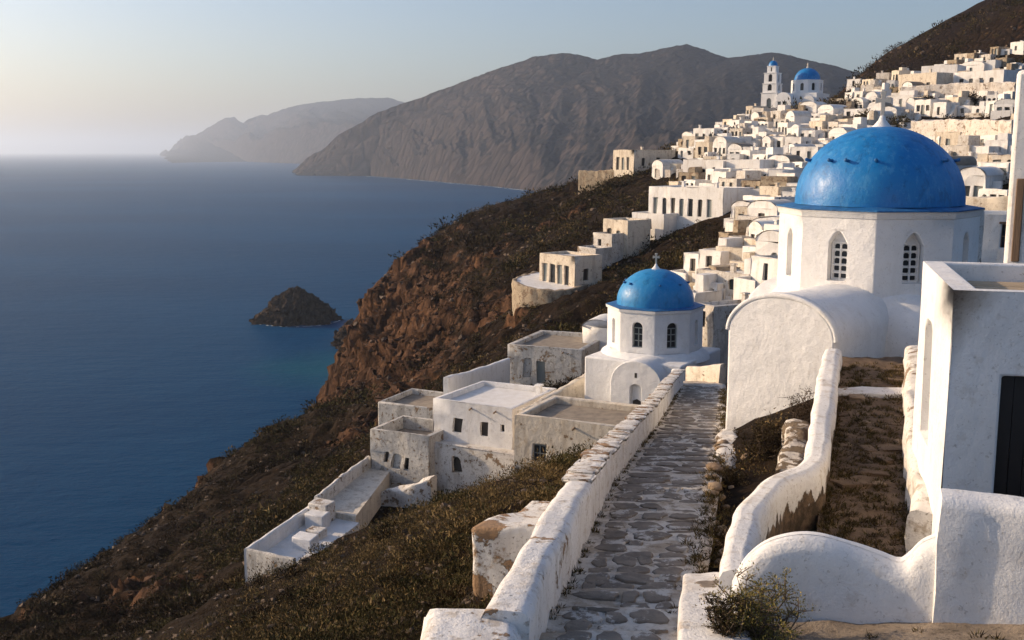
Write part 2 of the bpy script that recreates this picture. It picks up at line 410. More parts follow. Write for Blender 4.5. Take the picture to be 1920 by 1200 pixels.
# the rock face and its crest
for px, py, Y in ((634, 720, 192), (645, 670, 200), (658, 615, 207), (672, 560, 216), (720, 505, 230), (768, 460, 241), (805, 436, 248), (880, 405, 258), (960, 373, 265), (990, 358, 268), (1050, 342, 272)):
    c(px, py, Y, -4.2 if px < 665 else -2.2 if px < 780 else -4.6); p = V(px, py, Y)
    for k, dz in ((5, 8), (14, 25), (32, 58), (60, 97)): cw(p.x - k * .86, p.y + k * .5, max(p.z - 2 - dz, -14))
c(690, 755, 128); c(740, 700, 150); c(720, 600, 186); c(800, 560, 190); c(790, 640, 158); c(850, 640, 148); c(900, 560, 160); c(860, 480, 205); c(900, 480, 190); c(960, 440, 205)
c(1000, 420, 215); c(950, 600, 128); c(860, 705, 116); c(760, 745, 122); c(1040, 400, 222); c(1080, 345, 238); c(640, 770, 140)
# village slope
c(1150, 324, 225); c(1110, 340, 255, -2); c(1170, 318, 256, -2); c(1250, 288, 262, -2); c(1340, 256, 266, -1); c(1240, 290, 240); c(1340, 250, 250); c(1430, 214, 260); c(1560, 206, 268); c(1560, 182, 300); c(1100, 360, 232); c(1160, 380, 200); c(1120, 420, 178)
for px, py, Y in ((1600, 158, 322), (1650, 108, 340), (1700, 82, 346), (1780, 55, 350), (1860, 2, 352), (1960, -50, 352)):
    c(px, py, Y); p = V(px, py, Y); cw(p.x + 4, p.y + 50, p.z - 8)
    cw(p.x - 5, p.y + 90, p.z - 40)
c(1700, 150, 292); c(1800, 110, 300); c(1920, 95, 285); c(2050, 60, 300); c(1920, 205, 205); c(1800, 250, 185); c(1760, 200, 225); c(1910, 340, 128); c(1870, 400, 105); c(1850, 490, 82)
c(1690, 280, 185); c(1600, 260, 205); c(1500, 290, 200); c(1400, 345, 168); c(1300, 345, 178); c(1400, 402, 142); c(1300, 402, 150); c(1225, 405, 158)
c(1420, 470, 112); c(1450, 420, 125); c(1385, 560, 92); c(1330, 625, 78); c(1300, 490, 128); c(1200, 450, 150); c(1130, 455, 152); c(1150, 510, 132); c(1080, 532, 132); c(1010, 548, 130); c(960, 575, 128)
c(1060, 620, 112); c(1000, 720, 99, -.4); c(1090, 650, 104); c(1180, 590, 108); c(1250, 560, 108); c(1150, 770, 79, -.6); c(1270, 700, 78, -.6); c(2000, 330, 140); c(2100, 200, 220); c(2000, 500, 80)
cw(30, 30, ZC - 6.5); cw(35, 60, ZC - 7.5); cw(60, 60, ZC - 3); cw(60, 110, ZC + 2); cw(110, 200, ZC + 22); cw(150, 300, ZC + 45); cw(100, 30, ZC - 2)
cw(-15, 10, ZC - 14); cw(-30, 20, ZC - 22); cw(-50, 30, ZC - 33); cw(-90, 40, ZC - 70); cw(-140, 60, -14); cw(-140, 140, -14); cw(-160, 250, -14); cw(-120, 330, -14); cw(-20, 350, -14); cw(30, 330, ZC - 60)
cw(60, 380, -10); cw(-60, 0, ZC - 45); cw(-20, -20, ZC - 12); cw(20, -20, ZC - 4); cw(-200, -20, -14); cw(-100, -20, ZC - 80); cw(180, 430, ZC - 10); cw(250, 400, ZC + 30); cw(260, 200, ZC + 40); cw(60, 440, -14)
CT = np.array(CT)
def _ker(d2): return np.sqrt(d2 + 4.0)
_K = _ker(((CT[:, None, :2] - CT[None, :, :2]) ** 2).sum(-1))
_A = np.block([[_K + np.eye(len(CT)) * -.25, np.ones((len(CT), 1))], [np.ones((1, len(CT))), np.zeros((1, 1))]])
_W = np.linalg.solve(_A, np.concatenate([CT[:, 2], [0]]))
def Hs(x, y):
    """smooth ground height"""
    x = np.atleast_1d(np.asarray(x, float)); y = np.atleast_1d(np.asarray(y, float))
    out_ = np.empty(x.size); xf, yf = x.ravel(), y.ravel()
    for i in range(0, x.size, 20000):
        d2 = (xf[i:i + 20000, None] - CT[None, :, 0]) ** 2 + (yf[i:i + 20000, None] - CT[None, :, 1]) ** 2
        out_[i:i + 20000] = _ker(d2) @ _W[:-1] + _W[-1]
    return out_.reshape(x.shape)
def H1(x, y): return float(Hs(x, y)[0])
def hit(px, py, y0=12.0, y1=380.0):
    """first ground point along the sight line through a photograph pixel"""
    ys = np.linspace(y0, y1, 900); u = (px - 960) / FPX; v = -(py - 600) / FPX
    t = ys / (CP + v * SP); xs = u * t; zs = ZC + (-SP + v * CP) * t
    below = zs <= Hs(xs, ys)
    k = int(np.argmax(below)) if below.any() else len(ys) - 1
    return Vector((xs[k], ys[k], zs[k]))

def axis(parts):
    out_ = []
    for a, b, s in parts: out_ += list(np.arange(a, b, s))
    return np.array(out_ + [parts[-1][1]])
gx = axis([(-190, -110, 3.0), (-110, -72, 1.2), (-72, 40, .55), (40, 120, .9), (120, 300, 4.0)])
gy = axis([(-20, 8, 1.5), (8, 130, .5), (130, 250, .7), (250, 360, 1.2), (360, 460, 5.0)])
GX, GY = np.meshgrid(gx, gy)
GZ = Hs(GX, GY)
ddx = np.gradient(GZ, gx, axis=1); ddy = np.gradient(GZ, gy, axis=0)
slope = np.sqrt(ddx**2 + ddy**2)
steep = np.clip((slope - .55) / .7, 0, 1)
dist = np.sqrt(GX**2 + GY**2)
near = np.clip((dist - 10) / 35, 0, 1)
quiet = np.clip(np.minimum(np.abs(GX - (GY * .2 - 1.2 + 3.5)) / 5.0, 9), .12, 1)        # leave the path corridor calm
quiet = np.where(GY > 62, 1, quiet)
lump = fbm(GX * .05, GY * .05, 0 * GX, 5, 2.1, .55) * 1.7 * near
lump += fbm(GX * .28, GY * .28, 0 * GX + 5, 4) * .75 * (.25 + .75 * near)
lump += np.abs(fbm(GX * .9, GY * .9, 0 * GX + 9, 3)) * .40
vill = np.clip((GX - (GY * .17 + 8)) / 25, 0, 1) * (GY > 70)
amp = quiet * (1 - .65 * vill)
nrm = np.stack([-ddx, -ddy, np.ones_like(ddx)], -1); nrm /= np.linalg.norm(nrm, axis=-1)[..., None]
rock = (ridged(GX * .085, GY * .085, GZ * .010, 5, 2.2, .6) - 2.0) * 5.2 + fbm(GX * .26, GY * .26, GZ * .05 + 3, 5, 2.2, .65) * 2.4 + np.abs(fbm(GX * .75, GY * .75, GZ * .30, 3, 2.1, .6)) * 1.5 - .4
poly = np.array([(V(*q).x, V(*q).y) for q in ((690, 500, 236), (750, 478, 240), (800, 500, 226), (835, 545, 196), (830, 610, 168), (800, 690, 140), (770, 745, 124), (690, 770, 126), (630, 760, 160), (600, 700, 200), (640, 600, 215))])
inside = np.zeros(GX.shape, bool); dmin = np.full(GX.shape, 1e9)
for (ax_, ay_), (bx_, by_) in zip(poly, np.roll(poly, -1, 0)):
    cr_ = ((ay_ > GY) != (by_ > GY)) & (GX < (bx_ - ax_) * (GY - ay_) / (by_ - ay_ + 1e-9) + ax_); inside ^= cr_
    tt_ = np.clip(((GX - ax_) * (bx_ - ax_) + (GY - ay_) * (by_ - ay_)) / ((bx_ - ax_) ** 2 + (by_ - ay_) ** 2), 0, 1)
    dmin = np.minimum(dmin, np.hypot(GX - ax_ - tt_ * (bx_ - ax_), GY - ay_ - tt_ * (by_ - ay_)))
rockm = np.clip(.5 + np.where(inside, dmin, -dmin) / 16, 0, 1)
rockm = np.clip(rockm + .55 * fbm(GX * .06, GY * .06, 0 * GX + 2, 3) * (rockm > .02), 0, 1)
for q, r_ in (((900, 585, 150), 9.0), ((860, 520, 190), 9.0), ((1030, 445, 205), 8.0), ((300, 1095, 76), 6.0), ((210, 1120, 82), 4.5), ((490, 792, 140), 6.0), ((690, 800, 118), 7.0)):
    w_ = V(*q); rockm = np.maximum(rockm, np.clip(1.1 * np.exp(-((GX - w_.x) ** 2 + (GY - w_.y) ** 2) / r_ ** 2) + .5 * fbm(GX * .12, GY * .12, 0 * GX + 6, 3) - .12, 0, 1) * (np.hypot(GX - w_.x, GY - w_.y) < 2.2 * r_))
steep = np.maximum(steep, rockm * .75)
rock = rock * steep * near * (1 - vill)
px_ = GX + nrm[..., 0] * rock; py_ = GY + nrm[..., 1] * rock; pz_ = GZ + nrm[..., 2] * rock + lump * amp
# keep the ground clear of the path, the alley and the footprints of the buildings
ya = np.array(PATH_Y); xl = np.interp(GY, ya[:, 0], ya[:, 1]); xr = np.interp(GY, ya[:, 0], ya[:, 2])
pzc = ZC - (4.38 + .148 * GY); on = GY < 62
cap = np.where(px_ < xl - .3, pzc - .55 + np.maximum(xl - 9 - px_, 0) * .5, pzc - .28 + np.maximum(px_ - xr, 0) * .75)
pz_ = np.where(on, np.minimum(pz_, cap), pz_)
al = (GY > 14.5) & (GY < 34.5) & (px_ > 4.4 + (GY - 18) * .32) & (px_ < 8.6 + (GY - 18) * .34)
pz_ = np.where(al, np.minimum(pz_, ZC - 7.45), pz_)
PADS = []
def pad_box(corner, deg, w, d, h, k=.45):
    r = math.radians(deg); cx = corner.x + math.cos(r) * w / 2 - math.sin(r) * d / 2; cy = corner.y + math.sin(r) * w / 2 + math.cos(r) * d / 2
    PADS.append((cx, cy, math.hypot(w, d) * .42, corner.z - h, k))
pad_box(V(812, 747, 80), -28, 6.9, 7.6, 3.9); pad_box(V(806, 829, 78.6), -28, 7.4, 2.4, 2.6); pad_box(V(694, 803, 80), -27, 5.3, 4.6, 4.6); pad_box(V(708, 753, 90), -25, 5.4, 5.8, 3.2)
pad_box(V(965, 776, 70), -27, 7.9, 6.3, 4.2); pad_box(V(952, 646, 100), -22, 7.4, 9, 3.8); pad_box(V(1092, 612, 103), -22, 3, 4, 3.6)
PADS += [(10.85, 80, 6.0, ZC - 18.7, .45), (14.0, 84, 5, ZC - 16.5, .4)]
for q in ((462, 1028, 62), (525, 984, 66), (592, 940, 70.5), (640, 900, 75), (692, 862, 80)):
    w_ = V(*q); PADS.append((w_.x + 1.2, w_.y - 1.2, 3.2, w_.z - 2.4, .16))
w_ = V(1490, 210, 262); PADS.append((w_.x + 2, w_.y + 2, 10.0, w_.z - .1, .3))
w_ = V(1040, 530, 132); PADS.append((w_.x, w_.y, 5.0, w_.z - .2, .3))
for a_, b_, r_, z_, k_ in PADS:
    dd = np.sqrt((px_ - a_) ** 2 + (py_ - b_) ** 2)
    pz_ = np.minimum(pz_, z_ + np.maximum(dd - r_, 0) * k_ + .5 * np.maximum(dd - r_ * 2.5, 0))
pz_ = np.maximum(pz_, -8.0)
verts = np.stack([px_, py_, pz_], -1).reshape(-1, 3)
ny, nx = GX.shape
idx = np.arange(ny * nx).reshape(ny, nx)
faces = np.stack([idx[:-1, :-1], idx[:-1, 1:], idx[1:, 1:], idx[1:, :-1]], -1).reshape(-1, 4)
hill = link(bpy.data.objects.new('hillside', np_mesh('hillside', verts, faces, M['hill'], attrs={'rock': np.maximum(rockm, .0).ravel()})))
tag(hill, 'brown scrubby hillside falling steeply to the sea', 'hillside', kind='structure')
from mathutils.bvhtree import BVHTree
_bv = BVHTree.FromPolygons([tuple(v) for v in verts], [tuple(f) for f in faces])
def ground(x, y):
    """height and normal of the built hillside"""
    h = _bv.ray_cast(Vector((x, y, 400)), Vector((0, 0, -1)))
    return (h[0].z, h[1]) if h[0] is not None else (H1(x, y), Vector((0, 0, 1)))

# ------------------------------------------------------------------ sea
S = 60000.0
rings = [0, 60, 160, 400, 900, 2000, 5000, 12000, 28000, S]
mb = MB(); n = 48
rows = [[(r * math.cos(2 * math.pi * k / n), r * math.sin(2 * math.pi * k / n), 0.0) for k in range(n)] for r in rings]
rows[0] = [(0, 0, 0)] * n
mb.grid(rows, close_u=True)
sea = mb.build('sea', M['sea'], weld=True)
tag(sea, 'calm deep blue sea reaching to the hazy horizon', 'sea', kind='structure')

def sea_at(px, py):
    v = -(py - 600) / FPX
    t = ZC / (SP - v * CP)
    return Vector(((px - 960) / FPX * t, (CP + v * SP) * t, 0.0))
def resample(pts, n):
    p = np.array([tuple(q) for q in pts]); L = np.concatenate([[0], np.cumsum(np.linalg.norm(np.diff(p[:, :2], axis=0), axis=1))])
    t = np.linspace(0, L[-1], n); return np.stack([np.interp(t, L, p[:, k]) for k in range(3)], -1)
def mountain(name, coast, ridge, nu, ns, gul, label, seed, lean=0.5, cliff=.1):
    C_ = resample([sea_at(*q) for q in coast], nu); R_ = resample([V(*q) for q in ridge], nu)
    ss = np.concatenate([np.linspace(-.04, 1, ns), np.linspace(1, 1.9, ns // 4)[1:]])
    SS, UU = np.meshgrid(ss, np.arange(nu) / (nu - 1.0), indexing='ij')
    Cx, Rx = C_[None], R_[None]
    xy = Cx[..., :2] + (Rx[..., :2] - Cx[..., :2]) * SS[..., None]
    sc_ = np.clip(SS, 0, 1)
    prof = cliff * np.clip(sc_ / .09, 0, 1) ** .7 + (1 - cliff) * sc_ ** 1.05
    z = np.where(SS <= 1, Rx[..., 2] * prof, Rx[..., 2] * np.clip(1 - (SS - 1) * 1.2, -.1, 1))
    z = np.where(SS < 0, -8, z)
    X, Yw = xy[..., 0], xy[..., 1]
    Lr = np.linalg.norm(R_[-1, :2] - R_[0, :2]); aw = UU * Lr; bw = SS * Lr * .45
    g = ridged((aw + lean * bw) / gul + seed, bw / (gul * 5) + seed, 0 * X, 5, 2.05, .55)
    g2 = fbm(aw / (gul * 1.8) + 3 * seed, bw / (gul * 1.8), 0 * X + seed, 5)
    env = np.clip(SS * 8, 0, 1) * np.clip(1.05 - SS, .04, 1) * np.clip(Rx[..., 2] / 60, .05, 1)
    g3 = ridged((aw + lean * .6 * bw) / (gul * .30) + seed, bw / (gul * 1.3), 0 * X + 3, 4, 2.1, .6)
    dz = (g - .9) * gul * .20 * env + g2 * gul * .22 * env + (g3 - .8) * gul * .022 * env + fbm(aw / (gul * .12), bw / (gul * .12), 0 * X, 4, 2.1, .65) * gul * .012 * np.clip(SS * 8, 0, 1) * np.clip(Rx[..., 2] / 60, .05, 1)
    # push the slope in and out as well, so that spurs overlap
    z = z + dz
    X = X + fbm(aw / (gul * .8), bw / (gul * .8) + 9, 0 * X, 4) * gul * .10 * np.clip(SS * 3, .3, 1)
    vv = np.stack([X, Yw, np.maximum(z, -8)], -1).reshape(-1, 3)
    ii = np.arange(SS.size).reshape(SS.shape)
    ff = np.stack([ii[:-1, :-1], ii[:-1, 1:], ii[1:, 1:], ii[1:, :-1]], -1).reshape(-1, 4)
    o = link(bpy.data.objects.new(name, np_mesh(name, vv, ff, M['mount'])))
    return tag(o, label, 'mountain', kind='structure')
mountain('mountain',
         [(548, 323.5), (600, 325), (680, 329), (760, 335), (850, 343), (930, 350), (985, 356), (1100, 372), (1300, 395), (1700, 420)],
         [(552, 322, 3780), (600, 285, 3700), (640, 252, 3620), (700, 216, 3540), (760, 192, 3480), (870, 154, 3380), (940, 127, 3300), (1000, 108, 3250), (1060, 100, 3200), (1085, 103, 3180),
          (1122, 113, 3150), (1155, 104, 3120), (1200, 101, 3080), (1250, 90, 3040), (1282, 84, 3000), (1320, 93, 2960), (1372, 110, 2900), (1410, 103, 2860), (1445, 98, 2820), (1500, 108, 2760), (1600, 135, 2660), (1720, 190, 2550), (1850, 260, 2500)],
         640, 200, 210.0, 'broad brown mountain with gullied slopes across the bay', 2.3, lean=.55, cliff=.10)
mountain('headland',
         [(300, 293), (360, 298), (420, 301), (480, 304), (560, 307), (640, 309), (800, 312)],
         [(306, 292, 11800), (335, 281, 11500), (365, 262, 11200), (395, 240, 10900), (418, 221, 10700), (432, 220, 10600), (462, 234, 10300), (490, 216, 10100), (505, 218, 10000), (550, 201, 9700), (600, 192, 9400), (640, 187, 9200), (690, 184, 9000), (725, 184, 8900), (760, 193, 8800), (850, 230, 8700)],
         240, 70, 560.0, 'pale distant headland fading into haze on the horizon', 7.9, lean=.6, cliff=.16)

def surf(name, pts, wid, label, seed, closed=False):
    vs, fs = [], []; r0 = random.Random(seed); n = len(pts)
    for i in range(n if closed else n - 1):
        a, b = Vector(pts[i]), Vector(pts[(i + 1) % n]); a.z = b.z = .12
        t_ = (b - a).normalized(); s_ = Vector((-t_.y, t_.x, 0)); f_ = n3((a.x, a.y, seed), 9.0 / wid / 12); 
        if f_ < -.05: continue
        w0 = wid * (.25 + max(0, f_) * r0.uniform(.6, 1.6)); k_ = len(vs)
        vs += [a - s_ * w0, b - s_ * w0 * r0.uniform(.4, 1), b + s_ * w0 * r0.uniform(.4, 1), a + s_ * w0]; fs.append((k_, k_ + 1, k_ + 2, k_ + 3))
    mb = MB(); mb.add(vs, fs); o = mb.build(name, M['foam'], weld=False)
    return tag(o, label, 'surf', kind='stuff')
_cp = resample([sea_at(*q) for q in [(548, 324.2), (600, 325.8), (680, 330), (760, 336), (850, 344), (930, 351), (985, 357.2)]], 240)
surf('surf', _cp, 5.0, 'thin line of white surf along the foot of the mountain', 2.0)
# islet and inlet rocks
def rock_mound(name, c0, rx, ry, h, label, seed, n=120, kind=None, tilt=0.0, cat='islet'):
    rows = []
    for i in range(52):
        t = i / 51.0; row = []
        for k in range(n):
            a = 2 * math.pi * k / n
            r = 1 - t ** 1.7
            q = Vector((math.cos(a) * r * 2.2 + seed, math.sin(a) * r * 2.2, t * 2.2))
            w = 1 + .34 * mnoise.noise(q) + .22 * mnoise.noise(q * 2.7) + .16 * mnoise.noise(q * 6.1) + .08 * mnoise.noise(q * 13)
            row.append((c0.x + math.cos(a) * rx * r * w + tilt * rx * t, c0.y + math.sin(a) * ry * r * w,
                        -2 + (h + 2) * (t ** .95) * (1 + .14 * mnoise.noise(q * 1.7) * (1 - t)) + h * .085 * mnoise.noise(q * 5) + h * .07 * mnoise.noise(q * 11) + h * .04 * mnoise.noise(q * 23)))
        rows.append(row)
    mb = MB(); mb.grid(rows, close_u=True)
    o = mb.build(name, M['islet'], smooth=True)
    return tag(o, label, cat, kind=kind)
p = sea_at(545, 612)
k = p.y / FPX
rock_mound('islet', p + Vector((0, 14, 0)), 76 * k, 60 * k, 69 * k, 'small dark cone-shaped rocky islet in the sea off the cliff', 4.4, kind='structure')
_ic = p + Vector((0, 14, 0)); surf('surf', [(_ic.x + math.cos(a_) * 78 * k * (1.02 + .06 * math.sin(5 * a_)), _ic.y + math.sin(a_) * 60 * k * (1.03 + .07 * math.sin(4 * a_ + 1)), 0) for a_ in np.linspace(0, 2 * math.pi, 90)[:-1]], .8, 'faint white surf round the rocky islet', 5.0, True)
p = sea_at(640, 650)
rock_mound('shore_rock', p + Vector((4, 4, 0)), 40 * p.y / FPX, 46 * p.y / FPX, 52 * p.y / FPX, 'low dark rocks at the waterline beside the cliff foot', 9.1, kind='structure', cat='rock')

# ------------------------------------------------------------------ building helpers
def arch_pts(a, b, spring, rise, n=8, pointed=False):
    """points from (b, spring) over the top to (a, spring)"""
    cx, hw = (a + b) / 2, (b - a) / 2; out_ = []
    for k in range(n + 1):
        t = math.pi * k / n
        x = cx + hw * math.cos(t); z = spring + rise * (math.sin(t) if not pointed else (1 - abs(math.cos(t)) ** 1.5))
        out_.append((x, z))
    return out_
def panel(mb, p0, p1, z0, z1, ops=(), dep=.25, pointed=False):
    """wall face from p0 to p1 (outside on the right-hand side of the walk) with real openings; returns the panes
    ops: (a, b, sill, spring, rise), a and b along the wall, sill and spring as heights"""
    p0, p1 = Vector(p0), Vector(p1); L = (p1 - p0).length; t = (p1 - p0) / L; nn = Vector((t.y, -t.x))
    def pt(s, z, d=0.0):
        q = p0 + t * s - nn * d; return (q.x, q.y, z)
    xs = sorted({0.0, L, *[o[0] for o in ops], *[o[1] for o in ops]})
    zs = sorted({z0, z1, *[o[2] for o in ops], *[o[3] + o[4] for o in ops]})
    for i in range(len(xs) - 1):
        for j in range(len(zs) - 1):
            cx, cz = (xs[i] + xs[i + 1]) / 2, (zs[j] + zs[j + 1]) / 2
            if any(o[0] < cx < o[1] and o[2] < cz < o[3] + o[4] for o in ops): continue
            mb.quad(pt(xs[i], zs[j]), pt(xs[i + 1], zs[j]), pt(xs[i + 1], zs[j + 1]), pt(xs[i], zs[j + 1]))
    panes = []
    for a, b, c0, d0, r in ops:
        if r > 0:
            ap = arch_pts(a, b, d0, r, 8, pointed); top = d0 + r; h = len(ap) // 2
            zcuts = [z for z in zs if d0 < z < top]
            for k in range(h): mb.quad(pt(b, top), pt(*ap[k + 1]), pt(*ap[k]))
            for k in range(h, len(ap) - 1): mb.quad(pt(a, top), pt(*ap[k + 1]), pt(*ap[k]))
            loop = [(a, c0), (b, c0)] + ap
        else:
            loop = [(a, c0), (b, c0), (b, d0), (a, d0)]
        for k in range(len(loop)):
            q, w = loop[k], loop[(k + 1) % len(loop)]
            mb.quad(pt(*q), pt(*q, dep), pt(*w, dep), pt(*w))
        panes.append(([pt(x, z, dep) for x, z in loop], (pt, a, b, c0, d0, r, dep)))
    return panes
def pane_obj(name, pane, mat, parent):
    mb = MB(); mb.poly(*pane[0]); return mb.build(name, mat, parent, weld=False)
def window_frame(pane, parent, mat, nx=1, nz=2, w=.05, top=None):
    """bars over a pane, joined into one frame part"""
    pt, a, b, c0, d0, r, dep = pane[1]
    mb = MB(); d0 = d0 if top is None else top
    def bar(s0, s1, z0, z1):
        f = [pt(s0, z0, dep - .06), pt(s1, z0, dep - .06), pt(s1, z1, dep - .06), pt(s0, z1, dep - .06)]
        g = [pt(s0, z0, dep - .005), pt(s1, z0, dep - .005), pt(s1, z1, dep - .005), pt(s0, z1, dep - .005)]
        mb.add(f + g, [(0, 1, 2, 3), (0, 4, 5, 1), (1, 5, 6, 2), (2, 6, 7, 3), (3, 7, 4, 0)])
    bar(a, a + w, c0, d0); bar(b - w, b, c0, d0)
    for k in range(1, nx + 1): s = a + (b - a) * k / (nx + 1); bar(s - w / 2, s + w / 2, c0 + w, d0 - w)
    bar(a + w, b - w, c0, c0 + w); bar(a + w, b - w, d0 - w, d0)
    xs = [a + (b - a) * k / (nx + 1) for k in range(nx + 2)]
    for k in range(1, nz + 1):
        z = c0 + (d0 - c0) * k / (nz + 1)
        for q in range(nx + 1):
            bar(xs[q] + (w if q == 0 else w / 2), xs[q + 1] - (w if q == nx else w / 2), z - w / 2, z + w / 2)
    return mb.build('frame', mat, parent, weld=False)

def house(label, corner, rz, w, d, h, front=(), left=(), right=(), wall='white', roof='roof', skirt=3.0, parapet=.35, pt_=.3,
          name='house', cat='house', group=None, bevel=.05, wob=.0, fmat='joinery', frames=False, vault=0.0, chimney=None, top_jit=0.0, pmat='glass', spouts=()):
    """flat or vaulted block; corner = front left top corner in the world; openings are (a, b, below_top_hi, below_top_lo, rise, kind)"""
    root = empty(name, (corner[0], corner[1], corner[2] - h), rz)
    mb = MB(); P = [(0, 0), (w, 0), (w, d), (0, d)]
    conv = lambda ops: [(a, b, h - lo, h - hi - r, r) for a, b, hi, lo, r, *k in ops]
    faces = [(P[0], P[1], front), (P[1], P[2], right), (P[2], P[3], ()), (P[3], P[0], left)]
    panes = []
    for p0, p1, ops in faces:
        if p0 == P[3]: ops = [(d - b, d - a, hi, lo, r, *k) for a, b, hi, lo, r, *k in ops]
        got = panel(mb, p0, p1, -skirt, h, conv(ops), .22)
        panes += [(g, (o[5] if len(o) > 5 else 'window')) for g, o in zip(got, ops)]
    jit = lambda k: random.uniform(-top_jit, top_jit)
    if vault:
        n = 10; rows = []
        for yy in (0, d):
            rows.append([(w / 2 - w / 2 * math.cos(math.pi * k / n), yy, h + vault * math.sin(math.pi * k / n)) for k in range(n + 1)])
        mb.poly(*[rows[0][k] for k in range(n, -1, -1)][::-1]); mb.poly(*rows[1])
        wo = mb.build('wall', M[wall], root, bevel=bevel, wob=wob)
        mv = MB()
        rows = [[(w / 2 - (w / 2 + .06) * math.cos(math.pi * k / n), yy, h + .01 + (vault + .07) * math.sin(math.pi * k / n)) for k in range(n + 1)] for yy in (-.05, d * .33, d * .66, d + .05)]
        mv.grid(rows); mv.build('vaulted_roof', M[roof], root, smooth=True)
    else:
        t = pt_
        I = [(t, t), (w - t, t), (w - t, d - t), (t, d - t)]
        zt = [h + jit(0) for _ in range(4)]
        for k in range(4):
            a, b2 = P[k], P[(k + 1) % 4]; ia, ib = I[k], I[(k + 1) % 4]
            mb.quad((*a, h), (*b2, h), (*ib, h), (*ia, h))
            mb.quad((*ia, h), (*ib, h), (*ib, h - parapet), (*ia, h - parapet))
        wo = mb.build('wall', M[wall], root, bevel=bevel, wob=wob, wobs=.9)
        mr = MB(); nn_ = 5
        rows = [[(t - .02 + (w - 2 * t + .04) * i / nn_, t - .02 + (d - 2 * t + .04) * j / nn_, h - parapet + .02 + .05 * n3((i * 1.3 + corner[0], j * 1.3, corner[1]))) for i in range(nn_ + 1)] for j in range(nn_ + 1)]
        mr.grid(rows); mr.build('roof', M[roof], root, smooth=True)
    for g, kind in panes:
        mat = {'window': M[pmat], 'door': M['joinery'], 'dark': M['dark'], 'blind': M[wall], 'black': M['black_door']}[kind]
        po = pane_obj({'window': 'window', 'door': 'door', 'dark': 'doorway', 'blind': 'blind_niche', 'black': 'door'}[kind], g, mat, root)
        if frames and kind == 'window': window_frame(g, po, M[fmat], 1, 1, .06)
    if spouts:
        for sx in spouts: MB().tube([(sx, .05, h - parapet + .06), (sx, -.34, h - parapet - .01)], [.07, .065], 7).build('water_spout', M['stone'], root, smooth=True)
    if chimney:
        for cx, cy, ch in chimney:
            mc = MB(); mc.box(cx - .22, cx + .22, cy - .22, cy + .22, h - parapet, h + ch, .03); mc.box(cx - .3, cx + .3, cy - .3, cy + .3, h + ch + .002, h + ch + .12, .04)
            mc.build('chimney', M[wall], root)
    if label: tag(root, label, cat, group)
    return root

def octagon(R, z): return [(R * math.cos(math.pi / 8 + k * math.pi / 4), R * math.sin(math.pi / 8 + k * math.pi / 4), z) for k in range(8)]
def dome_profile(r, z0, hgt, n=14, stilt=.0):
    return [(r, z0)] + [(r * math.cos(math.pi / 2 * k / n), z0 + stilt + (hgt - stilt) * math.sin(math.pi / 2 * k / n)) for k in range(n)] + [(.02, z0 + hgt)]
def cross_part(parent, z, s, mat, face=0.0, name='cross'):
    """finial cone and a cross with flared ends"""
    mb = MB(); mb.lathe([(.46 * s, z - .10 * s), (.40 * s, z), (.26 * s, z + .16 * s), (.13 * s, z + .32 * s), (.09 * s, z + .46 * s), (.015, z + .5 * s)], 16)
    mb.build('finial', M['clean'], parent, smooth=True)
    w, b = .075 * s, .12 * s; z0 = z + .44 * s; H_ = .95 * s; zc = z0 + H_ * .64; L = .29 * s
    outl = [(-w, z0), (w, z0), (w, zc - w), (L, zc - b), (L, zc + b), (w, zc + w), (b, z0 + H_), (-b, z0 + H_), (-w, zc + w), (-L, zc + b), (-L, zc - b), (-w, zc - w)]
    mb = MB(); n = len(outl); ca, sa = math.cos(face), math.sin(face); th = .05 * s
    tr = lambda x, y, zz: (x * ca - y * sa, x * sa + y * ca, zz)
    mb.add([tr(x, -th, zz) for x, zz in outl] + [tr(x, th, zz) for x, zz in outl],
           [tuple(range(n)), tuple(range(2 * n - 1, n - 1, -1))] + [(k, (k + 1) % n + 0, (k + 1) % n + n, k + n)[::-1] for k in range(n)])
    mb.build(name, mat, parent, bevel=.012 * s)

